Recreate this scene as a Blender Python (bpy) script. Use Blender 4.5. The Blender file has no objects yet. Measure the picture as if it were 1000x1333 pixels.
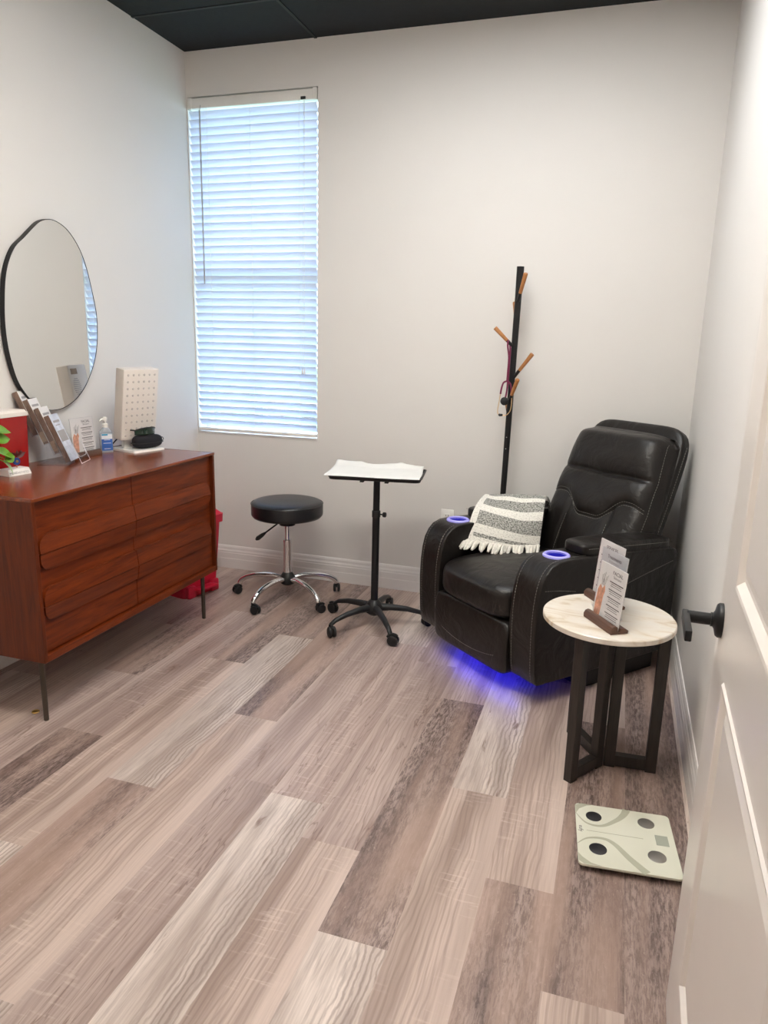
import bpy, bmesh, math, random
from mathutils import Vector, Matrix
import numpy as np
random.seed(7)
SC = bpy.context.scene
COL = SC.collection
PI = math.pi

# ------------------------------------------------------------------ camera, world, light, exposure
ROOM_W, ROOM_H = 2.822, 2.965
def make_camera():
    yaw, pitch, roll = -.3087, .2333, .0242
    f = Vector((math.sin(yaw)*math.cos(pitch), math.cos(yaw)*math.cos(pitch), -math.sin(pitch)))
    r = Vector((math.cos(yaw), -math.sin(yaw), 0)); u = r.cross(f)
    r2 = r*math.cos(roll) + u*math.sin(roll); u2 = -r*math.sin(roll) + u*math.cos(roll)
    cam = bpy.data.cameras.new('camera'); o = bpy.data.objects.new('camera', cam); COL.objects.link(o)
    m = Matrix((r2, u2, -f)).transposed().to_4x4(); m.translation = (2.4774, -3.9252, 1.44)
    o.matrix_world = m
    cam.sensor_fit = 'VERTICAL'; cam.sensor_height = 36; cam.lens = 944*36/1333; cam.clip_start = .02
    SC.camera = o
make_camera()

EXPOSURE = 0.0
LAMP = 14.8            # ceiling panel near the window wall
LAMP_FILL = 27.0       # added fill panel near the door, evens floor and lower wall
HALL_LAMP = 11.0        # hallway panel emission
SKY = 9.4
SKY_COL = (.62, .78, 1.0)
vs = SC.view_settings
vs.view_transform = 'Standard'; vs.look = 'None'; vs.gamma = 1; vs.use_curve_mapping = False; vs.exposure = EXPOSURE
try:
    SC.cycles.use_denoising = True
    SC.cycles.max_bounces = 10; SC.cycles.diffuse_bounces = 6; SC.cycles.glossy_bounces = 5
    SC.cycles.transmission_bounces = 8; SC.cycles.transparent_max_bounces = 16
    SC.cycles.sample_clamp_indirect = 8; SC.cycles.caustics_reflective = False; SC.cycles.caustics_refractive = False
except Exception:
    pass
w = bpy.data.worlds.new('sky'); SC.world = w; w.use_nodes = True
bg = w.node_tree.nodes['Background']; bg.inputs[0].default_value = SKY_COL + (1,); bg.inputs[1].default_value = SKY
# the window as a sampling portal for the sky
pl = bpy.data.lights.new('window_portal', 'AREA'); pl.shape = 'RECTANGLE'; pl.size = .80; pl.size_y = 1.90
po = bpy.data.objects.new('window_portal', pl); COL.objects.link(po)
po.location = (.4, .22, 1.79); po.rotation_euler = (-PI/2, 0, 0)
try: pl.cycles.is_portal = True
except Exception: pass

# ------------------------------------------------------------------ materials
def srgb(r, g, b):
    return tuple((c/255/12.92 if c/255 <= .04045 else ((c/255+.055)/1.055)**2.4) for c in (r, g, b))
def mat(name, col, rough=.5, metal=0, var=.06, vscale=12, bump=0, bscale=200, stretch=(1,1,1), emit=None, es=0, trans=0, ior=1.45, coat=0, spec=None, alpha=1):
    m = bpy.data.materials.new(name); m.use_nodes = True
    nt = m.node_tree; b = nt.nodes['Principled BSDF']
    tc = nt.nodes.new('ShaderNodeTexCoord'); mp = nt.nodes.new('ShaderNodeMapping'); mp.inputs['Scale'].default_value = stretch
    nt.links.new(tc.outputs['Object'], mp.inputs[0])
    n = nt.nodes.new('ShaderNodeTexNoise'); n.inputs['Scale'].default_value = vscale; n.inputs['Detail'].default_value = 4
    nt.links.new(mp.outputs[0], n.inputs['Vector'])
    cr = nt.nodes.new('ShaderNodeValToRGB')
    cr.color_ramp.elements[0].position = .25; cr.color_ramp.elements[1].position = .75
    cr.color_ramp.elements[0].color = tuple(c*(1-var) for c in col) + (1,)
    cr.color_ramp.elements[1].color = tuple(min(1, c*(1+var)) for c in col) + (1,)
    nt.links.new(n.outputs[0], cr.inputs[0]); nt.links.new(cr.outputs[0], b.inputs['Base Color'])
    b.inputs['Roughness'].default_value = rough; b.inputs['Metallic'].default_value = metal
    b.inputs['Transmission Weight'].default_value = trans; b.inputs['IOR'].default_value = ior
    b.inputs['Coat Weight'].default_value = coat; b.inputs['Alpha'].default_value = alpha
    if spec is not None: b.inputs['Specular IOR Level'].default_value = spec
    if emit:
        b.inputs['Emission Color'].default_value = tuple(emit) + (1,); b.inputs['Emission Strength'].default_value = es
    if bump:
        n2 = nt.nodes.new('ShaderNodeTexNoise'); n2.inputs['Scale'].default_value = bscale; n2.inputs['Detail'].default_value = 3
        nt.links.new(mp.outputs[0], n2.inputs['Vector'])
        bp = nt.nodes.new('ShaderNodeBump'); bp.inputs['Strength'].default_value = bump; bp.inputs['Distance'].default_value = .002
        nt.links.new(n2.outputs[0], bp.inputs['Height']); nt.links.new(bp.outputs[0], b.inputs['Normal'])
    return m

def wood(name, dark, light, rough=.35, axis='Y', scale=9, coat=0):
    m = bpy.data.materials.new(name); m.use_nodes = True; nt = m.node_tree; b = nt.nodes['Principled BSDF']
    tc = nt.nodes.new('ShaderNodeTexCoord'); mp = nt.nodes.new('ShaderNodeMapping')
    s = [6, 6, 6]; s['XYZ'.index(axis)] = .5
    mp.inputs['Scale'].default_value = s
    nt.links.new(tc.outputs['Object'], mp.inputs[0])
    n = nt.nodes.new('ShaderNodeTexNoise'); n.inputs['Scale'].default_value = scale; n.inputs['Detail'].default_value = 6
    n.inputs['Roughness'].default_value = .6; n.inputs['Distortion'].default_value = .6
    nt.links.new(mp.outputs[0], n.inputs['Vector'])
    cr = nt.nodes.new('ShaderNodeValToRGB'); cr.color_ramp.elements[0].position = .3; cr.color_ramp.elements[1].position = .7
    cr.color_ramp.elements[0].color = dark + (1,); cr.color_ramp.elements[1].color = light + (1,)
    nt.links.new(n.outputs[0], cr.inputs[0]); nt.links.new(cr.outputs[0], b.inputs['Base Color'])
    b.inputs['Roughness'].default_value = rough; b.inputs['Coat Weight'].default_value = coat; b.inputs['Coat Roughness'].default_value = .15
    return m

M = {}
M['wall'] = mat('wall_paint', (.735, .710, .682), .75, var=.01, vscale=3, bump=.12, bscale=260)
M['trim'] = mat('trim_paint', (.80, .77, .75), .35, var=.01)
M['door'] = mat('door_paint', (.71, .665, .63), .28, var=.01)
M['ceiling'] = mat('ceiling_black', (.008, .011, .013), .85, var=.2, vscale=40, bump=.3, bscale=400)
M['seam'] = mat('ceiling_grid_black', (.005, .006, .007), .6)
M['white_plastic'] = mat('white_plastic', (.82, .80, .76), .4, var=.02)
M['cream_plastic'] = mat('cream_plastic', (.78, .72, .66), .4, var=.02)
M['black_plastic'] = mat('black_plastic', (.011, .011, .012), .45, var=.15)
M['black_metal'] = mat('black_metal', (.012, .012, .013), .42, metal=.3, var=.15)
M['black_vinyl'] = mat('black_vinyl', (.013, .013, .015), .33, var=.2, bump=.15, bscale=500)
M['black_fabric'] = mat('black_fabric', (.010, .010, .014), .8, var=.2, bump=.4, bscale=900)
M['chrome'] = mat('chrome', (.80, .80, .82), .10, metal=1, var=.02)
M['steel'] = mat('brushed_steel', (.42, .42, .42), .32, metal=1, var=.1, stretch=(1, 30, 1))
M['bronze'] = mat('dark_bronze', (.10, .085, .07), .38, metal=.8, var=.1)
M['brass'] = mat('brass', (.55, .36, .12), .3, metal=1, var=.1)
M['leather'] = mat('dark_brown_leather', (.0105, .0083, .0073), .36, var=.30, vscale=7, bump=.25, bscale=420)
def wrinkle(m):
    nt = m.node_tree; b = nt.nodes['Principled BSDF']; old = b.inputs['Normal'].links[0].from_node
    tc = nt.nodes.new('ShaderNodeTexCoord'); n = nt.nodes.new('ShaderNodeTexNoise'); n.inputs['Scale'].default_value = 9; n.inputs['Detail'].default_value = 5; n.inputs['Distortion'].default_value = 1.2
    nt.links.new(tc.outputs['Object'], n.inputs['Vector'])
    bp = nt.nodes.new('ShaderNodeBump'); bp.inputs['Strength'].default_value = .35; bp.inputs['Distance'].default_value = .02
    nt.links.new(n.outputs[0], bp.inputs['Height']); nt.links.new(bp.outputs[0], old.inputs['Normal'])
wrinkle(M['leather'])
M['stitch'] = mat('grey_thread', (.23, .22, .20), .8)
M['red_plastic'] = mat('red_plastic', (.56, .014, .045), .4, var=.05)
M['dark_red'] = mat('dark_red_plastic', (.33, .010, .010), .25, var=.06)
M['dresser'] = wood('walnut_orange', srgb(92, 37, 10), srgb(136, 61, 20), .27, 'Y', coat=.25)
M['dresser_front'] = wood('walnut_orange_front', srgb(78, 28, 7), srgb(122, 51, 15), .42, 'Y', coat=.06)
M['dresser_side_shaded'] = wood('walnut_orange_shaded', srgb(72, 27, 8), srgb(106, 44, 14), .45, 'Z', coat=.05)  # darker copy of the wood, shade on the sides put into its colour
M['dark_wood'] = wood('dark_stained_wood', (.012, .009, .008), (.030, .022, .018), .5, 'Z', 12)
M['walnut'] = wood('walnut', (.055, .024, .014), (.125, .058, .035), .45, 'X', 14)
M['hook_wood'] = wood('warm_beech', (.33, .125, .035), (.50, .22, .075), .45, 'Z', 14)
M['paper'] = mat('white_paper', (.75, .745, .72), .8, var=.03, bump=.2, bscale=60)
M['card'] = mat('printed_card', (.80, .76, .73), .5, var=.01)
M['card_grey'] = mat('grey_card', (.55, .54, .55), .5, var=.02)
M['ink'] = mat('grey_ink', (.16, .14, .14), .7)
M['ink_light'] = mat('pale_ink', (.36, .34, .33), .7)
M['peach'] = mat('peach_print', (.70, .33, .21), .6, var=.45, vscale=60)
M['peach_pale'] = mat('pale_peach_print', (.75, .58, .50), .6, var=.2, vscale=50)
M['mirror'] = mat('mirror_silver', (.80, .81, .80), .01, metal=1, var=0)
M['leaf'] = mat('leaf_green', (.13, .29, .02), .4, var=.4, vscale=30)
M['leaf_pale'] = mat('leaf_pale_green', (.30, .42, .22), .4, var=.3, vscale=30)
M['pot'] = mat('white_ceramic', (.75, .73, .70), .3)
M['soil'] = mat('soil', (.03, .02, .012), .9)
M['blue'] = mat('blue_enamel', (.02, .06, .25), .3)
M['gel'] = mat('clear_gel', (.78, .84, .92), .12, trans=.6, ior=1.35)
M['label_white'] = mat('label_white', (.80, .82, .86), .5, var=.02)
M['label_teal'] = mat('label_teal', (.05, .30, .50), .5)
M['label_blue'] = mat('label_blue', (.04, .13, .44), .45, var=.25, vscale=14)
M['gold_tube'] = mat('gold_tube', (.72, .52, .30), .3, metal=.9)
M['burgundy'] = mat('burgundy_rubber', (.16, .012, .055), .45)
M['scale_dark'] = mat('scale_dark_steel', (.13, .13, .14), .3, metal=.9, var=.3, vscale=5)
M['scale_light'] = mat('scale_light_steel', (.38, .36, .33), .35, metal=.9, var=.3, vscale=5)
M['scale_glass'] = mat('cream_glass', (.66, .66, .55), .10, var=.01, coat=.6)
M['scale_pattern'] = mat('scale_print', (.42, .42, .33), .15)
M['scale_lcd'] = mat('lcd_grey', (.34, .36, .30), .2)
M['led_blue'] = mat('blue_led', (.05, .05, .4), .4, emit=(.012, .012, 1), es=20)
M['ring_blue'] = mat('lit_ring', (.40, .38, .62), .35, emit=(.12, .11, .75), es=.35)
M['cup_blue'] = mat('lit_cup', (.02, .02, .2), .3, emit=(.02, .02, .9), es=.28)
M['cup_dark'] = mat('dark_cup', (.006, .006, .015), .4)
M['lens'] = mat('lamp_lens', (.62, .57, .54), .12, var=.02, coat=.5)
M['vent'] = mat('vent_grey', (.42, .41, .40), .5)
M['green_lens'] = mat('dark_green_lens', (.004, .022, .012), .08, var=.1, coat=.5)
M['wing_red'] = mat('dark_red_leaf', (.07, .008, .006), .5)
M['cable'] = mat('black_cable', (.01, .01, .01), .5)
M['vinyl_frame'] = mat('white_vinyl_frame', (.78, .78, .76), .4)
M['brochure_side'] = mat('brochure_edges', (.17, .11, .085), .7, var=.4, vscale=60, stretch=(1, 1, .3))
M['brochure_tan'] = mat('brochure_tan', (.34, .25, .18), .6, var=.2)
M['brochure_front'] = mat('brochure_front', (.62, .65, .72), .4, var=.2, vscale=30)

def glass_mat(name, col=(1, 1, 1), amount=.9):
    m = bpy.data.materials.new(name); m.use_nodes = True; nt = m.node_tree; nt.nodes.clear()
    o = nt.nodes.new('ShaderNodeOutputMaterial'); t = nt.nodes.new('ShaderNodeBsdfTransparent'); t.inputs[0].default_value = col + (1,)
    g = nt.nodes.new('ShaderNodeBsdfGlossy'); g.inputs['Roughness'].default_value = .03
    lw = nt.nodes.new('ShaderNodeLayerWeight'); lw.inputs[0].default_value = .5
    pw = nt.nodes.new('ShaderNodeMath'); pw.operation = 'POWER'; pw.inputs[1].default_value = 4; nt.links.new(lw.outputs['Facing'], pw.inputs[0])
    fr = nt.nodes.new('ShaderNodeMapRange'); fr.inputs['To Min'].default_value = .035; fr.inputs['To Max'].default_value = .25; nt.links.new(pw.outputs[0], fr.inputs[0])
    mx = nt.nodes.new('ShaderNodeMixShader'); nt.links.new(fr.outputs[0], mx.inputs[0])
    nt.links.new(t.outputs[0], mx.inputs[1]); nt.links.new(g.outputs[0], mx.inputs[2]); nt.links.new(mx.outputs[0], o.inputs[0])
    return m
M['glass'] = glass_mat('window_glass', (.95, .98, 1))
M['acrylic_edge_glint'] = mat('acrylic_edge_glint', (.80, .82, .86), .15, coat=.5)
M['acrylic'] = glass_mat('clear_acrylic', (.97, .975, .985))

for q in ('dresser_front', 'dresser_side_shaded'): M[q].node_tree.nodes['Principled BSDF'].inputs['Specular IOR Level'].default_value = .25
def blind_mat():
    m = bpy.data.materials.new('blind_slat_white'); m.use_nodes = True; nt = m.node_tree; nt.nodes.clear()
    o = nt.nodes.new('ShaderNodeOutputMaterial')
    d = nt.nodes.new('ShaderNodeBsdfDiffuse'); d.inputs[0].default_value = (.84, .85, .86, 1)
    t = nt.nodes.new('ShaderNodeBsdfTranslucent'); t.inputs[0].default_value = (.78, .86, 1.0, 1)
    n = nt.nodes.new('ShaderNodeTexNoise'); n.inputs['Scale'].default_value = 3
    mr = nt.nodes.new('ShaderNodeMapRange'); mr.inputs['To Min'].default_value = .36; mr.inputs['To Max'].default_value = .40
    nt.links.new(n.outputs[0], mr.inputs[0])
    mx = nt.nodes.new('ShaderNodeMixShader'); nt.links.new(mr.outputs[0], mx.inputs[0])
    nt.links.new(d.outputs[0], mx.inputs[1]); nt.links.new(t.outputs[0], mx.inputs[2]); nt.links.new(mx.outputs[0], o.inputs[0])
    return m
M['slat'] = blind_mat()

def emit_mat(name, col, s):
    m = bpy.data.materials.new(name); m.use_nodes = True; nt = m.node_tree; nt.nodes.clear()
    o = nt.nodes.new('ShaderNodeOutputMaterial'); e = nt.nodes.new('ShaderNodeEmission'); e.inputs[0].default_value = col + (1,); e.inputs[1].default_value = s
    nt.links.new(e.outputs[0], o.inputs[0]); return m
M['lamp'] = emit_mat('lamp_diffuser', (.955, .985, 1), LAMP)
M['lamp_fill'] = emit_mat('fill_lamp_diffuser', (1, .94, .84), LAMP_FILL)
M['hall_lamp'] = emit_mat('hall_lamp_diffuser', (1, .86, .74), HALL_LAMP)

def marble_mat():
    m = bpy.data.materials.new('cream_marble'); m.use_nodes = True; nt = m.node_tree; b = nt.nodes['Principled BSDF']
    tc = nt.nodes.new('ShaderNodeTexCoord'); mp = nt.nodes.new('ShaderNodeMapping'); mp.inputs['Rotation'].default_value = (0, 0, .6); mp.inputs['Scale'].default_value = (3, 9, 3)
    nt.links.new(tc.outputs['Object'], mp.inputs[0])
    n = nt.nodes.new('ShaderNodeTexNoise'); n.inputs['Scale'].default_value = 1.6; n.inputs['Detail'].default_value = 7; n.inputs['Distortion'].default_value = 1.3
    nt.links.new(mp.outputs[0], n.inputs['Vector'])
    cr = nt.nodes.new('ShaderNodeValToRGB'); e = cr.color_ramp.elements
    e[0].position = .30; e[0].color = (.50, .38, .24, 1); e[1].position = .44; e[1].color = (.70, .63, .54, 1)
    x = cr.color_ramp.elements.new(.62); x.color = (.74, .695, .63, 1)
    x = cr.color_ramp.elements.new(.74); x.color = (.62, .56, .49, 1)
    nt.links.new(n.outputs[0], cr.inputs[0]); nt.links.new(cr.outputs[0], b.inputs['Base Color']); b.inputs['Roughness'].default_value = .28
    return m
M['marble'] = marble_mat()

def blanket_mat():
    m = bpy.data.materials.new('striped_knit'); m.use_nodes = True; nt = m.node_tree; b = nt.nodes['Principled BSDF']
    uv = nt.nodes.new('ShaderNodeUVMap'); uv.uv_map = 'UVMap'
    sx = nt.nodes.new('ShaderNodeSeparateXYZ'); nt.links.new(uv.outputs[0], sx.inputs[0])
    cr = nt.nodes.new('ShaderNodeValToRGB'); cr.color_ramp.interpolation = 'CONSTANT'
    # 0 = fringe hem at the bottom, 1 = far end
    stops = [(0, 1), (.05, 0), (.09, 1), (.20, 0), (.40, 1), (.53, 0), (.70, 1), (.79, 0), (.90, 1), (.96, 0)]
    els = cr.color_ramp.elements
    els[0].position = 0; els[0].color = (1, 1, 1, 1); els[1].position = stops[1][0]; els[1].color = (0, 0, 0, 1)
    for p, v in stops[2:]:
        q = els.new(p); q.color = (v, v, v, 1)
    nt.links.new(sx.outputs[1], cr.inputs[0])
    # hem along the left edge
    lt = nt.nodes.new('ShaderNodeMath'); lt.operation = 'LESS_THAN'; lt.inputs[1].default_value = .085; nt.links.new(sx.outputs[0], lt.inputs[0])
    mxx = nt.nodes.new('ShaderNodeMath'); mxx.operation = 'MAXIMUM'; nt.links.new(cr.outputs[0], mxx.inputs[0]); nt.links.new(lt.outputs[0], mxx.inputs[1])
    mp = nt.nodes.new('ShaderNodeMapping'); mp.inputs['Scale'].default_value = (30, 52, 1); nt.links.new(uv.outputs[0], mp.inputs[0])
    n = nt.nodes.new('ShaderNodeTexNoise'); n.inputs['Scale'].default_value = 1.4; n.inputs['Detail'].default_value = 2; nt.links.new(mp.outputs[0], n.inputs['Vector'])
    g = nt.nodes.new('ShaderNodeValToRGB'); g.color_ramp.elements[0].position = .36; g.color_ramp.elements[0].color = (.10, .10, .09, 1)
    g.color_ramp.elements[1].position = .62; g.color_ramp.elements[1].color = (.50, .49, .45, 1); nt.links.new(n.outputs[0], g.inputs[0])
    wv = nt.nodes.new('ShaderNodeValToRGB'); wv.color_ramp.elements[0].position = .3; wv.color_ramp.elements[0].color = (.50, .48, .43, 1)
    wv.color_ramp.elements[1].position = .5; wv.color_ramp.elements[1].color = (.80, .78, .72, 1); nt.links.new(n.outputs[0], wv.inputs[0])
    mx = nt.nodes.new('ShaderNodeMix'); mx.data_type = 'RGBA'; nt.links.new(mxx.outputs[0], mx.inputs['Factor'])
    nt.links.new(g.outputs[0], mx.inputs[6]); nt.links.new(wv.outputs[0], mx.inputs[7])
    nt.links.new(mx.outputs[2], b.inputs['Base Color']); b.inputs['Roughness'].default_value = .95
    bp = nt.nodes.new('ShaderNodeBump'); bp.inputs['Strength'].default_value = .8; bp.inputs['Distance'].default_value = .004
    nt.links.new(n.outputs[0], bp.inputs['Height']); nt.links.new(bp.outputs[0], b.inputs['Normal'])
    return m
M['blanket'] = blanket_mat()
M['fringe'] = mat('cream_yarn', (.74, .71, .64), .95, var=.15, vscale=90, bump=.5, bscale=300)

def plank_mat(kind):
    """one kind of vinyl plank; 'seed' (a face attribute) moves the figure so that no two planks repeat"""
    P = dict(light=(srgb(196, 176, 162), srgb(114, 93, 84), srgb(218, 201, 189)),
             mid=(srgb(169, 145, 131), srgb(114, 91, 81), srgb(200, 177, 163)),
             dark=(srgb(148, 124, 113), srgb(78, 60, 55), srgb(182, 159, 148)),
             knot=(srgb(167, 143, 132), srgb(118, 95, 86), srgb(190, 168, 156)))[kind]
    m = bpy.data.materials.new('plank_' + kind); m.use_nodes = True; nt = m.node_tree; b = nt.nodes['Principled BSDF']; L = nt.links.new
    geo = nt.nodes.new('ShaderNodeNewGeometry'); at = nt.nodes.new('ShaderNodeAttribute'); at.attribute_name = 'seed'
    ax = nt.nodes.new('ShaderNodeAttribute'); ax.attribute_name = 'across'
    sep = nt.nodes.new('ShaderNodeSeparateXYZ'); L(geo.outputs['Position'], sep.inputs[0])
    def math_(op, a, c=None, k=None):
        n = nt.nodes.new('ShaderNodeMath'); n.operation = op
        if hasattr(a, 'default_value') or hasattr(a, 'links'): L(a, n.inputs[0])
        else: n.inputs[0].default_value = a
        if c is not None:
            if hasattr(c, 'links'): L(c, n.inputs[1])
            else: n.inputs[1].default_value = c
        return n.outputs[0]
    sx = math_('ADD', sep.outputs[0], math_('MULTIPLY', at.outputs['Fac'], 37.0)); sy = math_('ADD', sep.outputs[1], math_('MULTIPLY', at.outputs['Fac'], 91.0))
    def vec(kx, ky):
        c = nt.nodes.new('ShaderNodeCombineXYZ'); L(math_('MULTIPLY', sx, kx), c.inputs[0]); L(math_('MULTIPLY', sy, ky), c.inputs[1]); return c.outputs[0]
    def noise(kx, ky, det=5, dist=0, ro=.55):
        n = nt.nodes.new('ShaderNodeTexNoise'); n.inputs['Scale'].default_value = 1; n.inputs['Detail'].default_value = det
        n.inputs['Distortion'].default_value = dist; n.inputs['Roughness'].default_value = ro; L(vec(kx, ky), n.inputs['Vector']); return n.outputs[0]
    def ramp(v, stops):
        r = nt.nodes.new('ShaderNodeValToRGB'); e = r.color_ramp.elements
        e[0].position, e[0].color = stops[0][0], stops[0][1] + (1,); e[1].position, e[1].color = stops[-1][0], stops[-1][1] + (1,)
        for p, c in stops[1:-1]:
            q = e.new(p); q.color = c + (1,)
        L(v, r.inputs[0]); return r.outputs[0]
    def mix(f, a, c, mode='MIX'):
        n = nt.nodes.new('ShaderNodeMix'); n.data_type = 'RGBA'; n.blend_type = mode
        if hasattr(f, 'links'): L(f, n.inputs['Factor'])
        else: n.inputs['Factor'].default_value = f
        for s, k in ((a, 6), (c, 7)):
            if hasattr(s, 'links'): L(s, n.inputs[k])
            else: n.inputs[k].default_value = s + (1,)
        return n.outputs[2]
    W1, B0 = (1, 1, 1), (0, 0, 0)
    base, dk, lt = [(min(1, c[0]*1.06), min(1, c[1]*1.13), min(1, c[2]*1.20)) for c in P]
    def rings(lines, amp, nx, ny, width, det=3):
        # growth-ring lines: a wave across the plank, bent by noise
        ph = math_('ADD', math_('MULTIPLY', sx, 2*PI*lines), math_('MULTIPLY', noise(nx, ny, det), amp))
        return ramp(math_('ADD', math_('MULTIPLY', math_('SINE', ph), .5), .5), [(width, B0), (1, W1)])
    f = math_
    col = mix(ramp(noise(13, .8, 3, .5), [(.36, B0), (.64, W1)]), mix(.5, base, dk), mix(.5, base, lt))
    fib = ramp(noise(240, 7, 3), [(.32, B0), (.60, W1)])
    col = mix(fib, mix(.28, col, dk), col)
    if kind in ('mid', 'knot'):
        band = ramp(ax.outputs['Fac'], [(.72, B0), (.80, W1)] if kind == 'mid' else [(.0, W1), (.18, B0), (1, B0)])
        col = mix(f('MULTIPLY', band, .40), col, lt)
        g = f('MULTIPLY', rings(62, 34, 4.2, 1.5, .55), f('SUBTRACT', 1.0, f('MULTIPLY', band, .8)))
        col = mix(f('MULTIPLY', g, .34), col, dk)
        area = ramp(noise(4, 2.2, 2), [(.48, B0), (.60, W1)])
        saw = f('MULTIPLY', ramp(noise(11, 75, 3, .3, .6), [(.56, B0), (.66, W1)]), area)
        col = mix(f('MULTIPLY', saw, .42), col, lt)
    if kind == 'light':
        side = ramp(ax.outputs['Fac'], [(.38, (.10, .10, .10)), (.70, W1)])
        col = mix(f('MULTIPLY', f('MULTIPLY', rings(66, 22, 8, 5.5, .45, 5), side), .55), col, dk)
        col = mix(f('MULTIPLY', ramp(noise(60, 6, 4), [(.52, B0), (.66, W1)]), .30), col, dk)
        k = ramp(noise(20, 3.4, 4, .8), [(.645, B0), (.70, W1)])
        col = mix(f('MULTIPLY', k, .75), col, srgb(112, 86, 74))
    if kind == 'dark':
        strip = ramp(noise(8, .7, 2), [(.40, B0), (.56, W1)])
        rough = ramp(noise(120, 22, 5, .3, .75), [(.44, B0), (.58, W1)])
        col = mix(f('MULTIPLY', rough, f('ADD', .22, f('MULTIPLY', strip, .60))), col, dk)
        col = mix(f('MULTIPLY', ramp(noise(90, 60, 4, .3, .7), [(.60, B0), (.70, W1)]), .40), col, lt)
        col = mix(f('MULTIPLY', f('SUBTRACT', 1.0, strip), .35), col, srgb(184, 154, 138))
    if kind == 'knot':
        k = ramp(noise(16, 2.6, 4, .9), [(.61, B0), (.72, W1)])
        col = mix(f('MULTIPLY', k, .60), col, srgb(118, 92, 80))
        c = ramp(f('ABSOLUTE', f('SUBTRACT', noise(15, 1.3, 4, .4), .56)), [(.0, W1), (.010, B0), (1, B0)])
        col = mix(f('MULTIPLY', c, .60), col, srgb(100, 76, 66))
    tone = nt.nodes.new('ShaderNodeAttribute'); tone.attribute_name = 'tone'
    hsv = nt.nodes.new('ShaderNodeHueSaturation'); L(col, hsv.inputs['Color']); L(tone.outputs['Fac'], hsv.inputs['Value'])
    L(hsv.outputs[0], b.inputs['Base Color'])
    b.inputs['Roughness'].default_value = .36; b.inputs['Specular IOR Level'].default_value = .5
    bp = nt.nodes.new('ShaderNodeBump'); bp.inputs['Strength'].default_value = .18; bp.inputs['Distance'].default_value = .001
    L(fib, bp.inputs['Height']); L(bp.outputs[0], b.inputs['Normal'])
    return m

def lawn_mat():
    m = mat('lawn', (.16, .22, .10), .9, var=.4, vscale=3); return m
M['lawn'] = lawn_mat()
M['flowers'] = mat('flower_bed', (.30, .22, .18), .9, var=.7, vscale=4)

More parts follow.
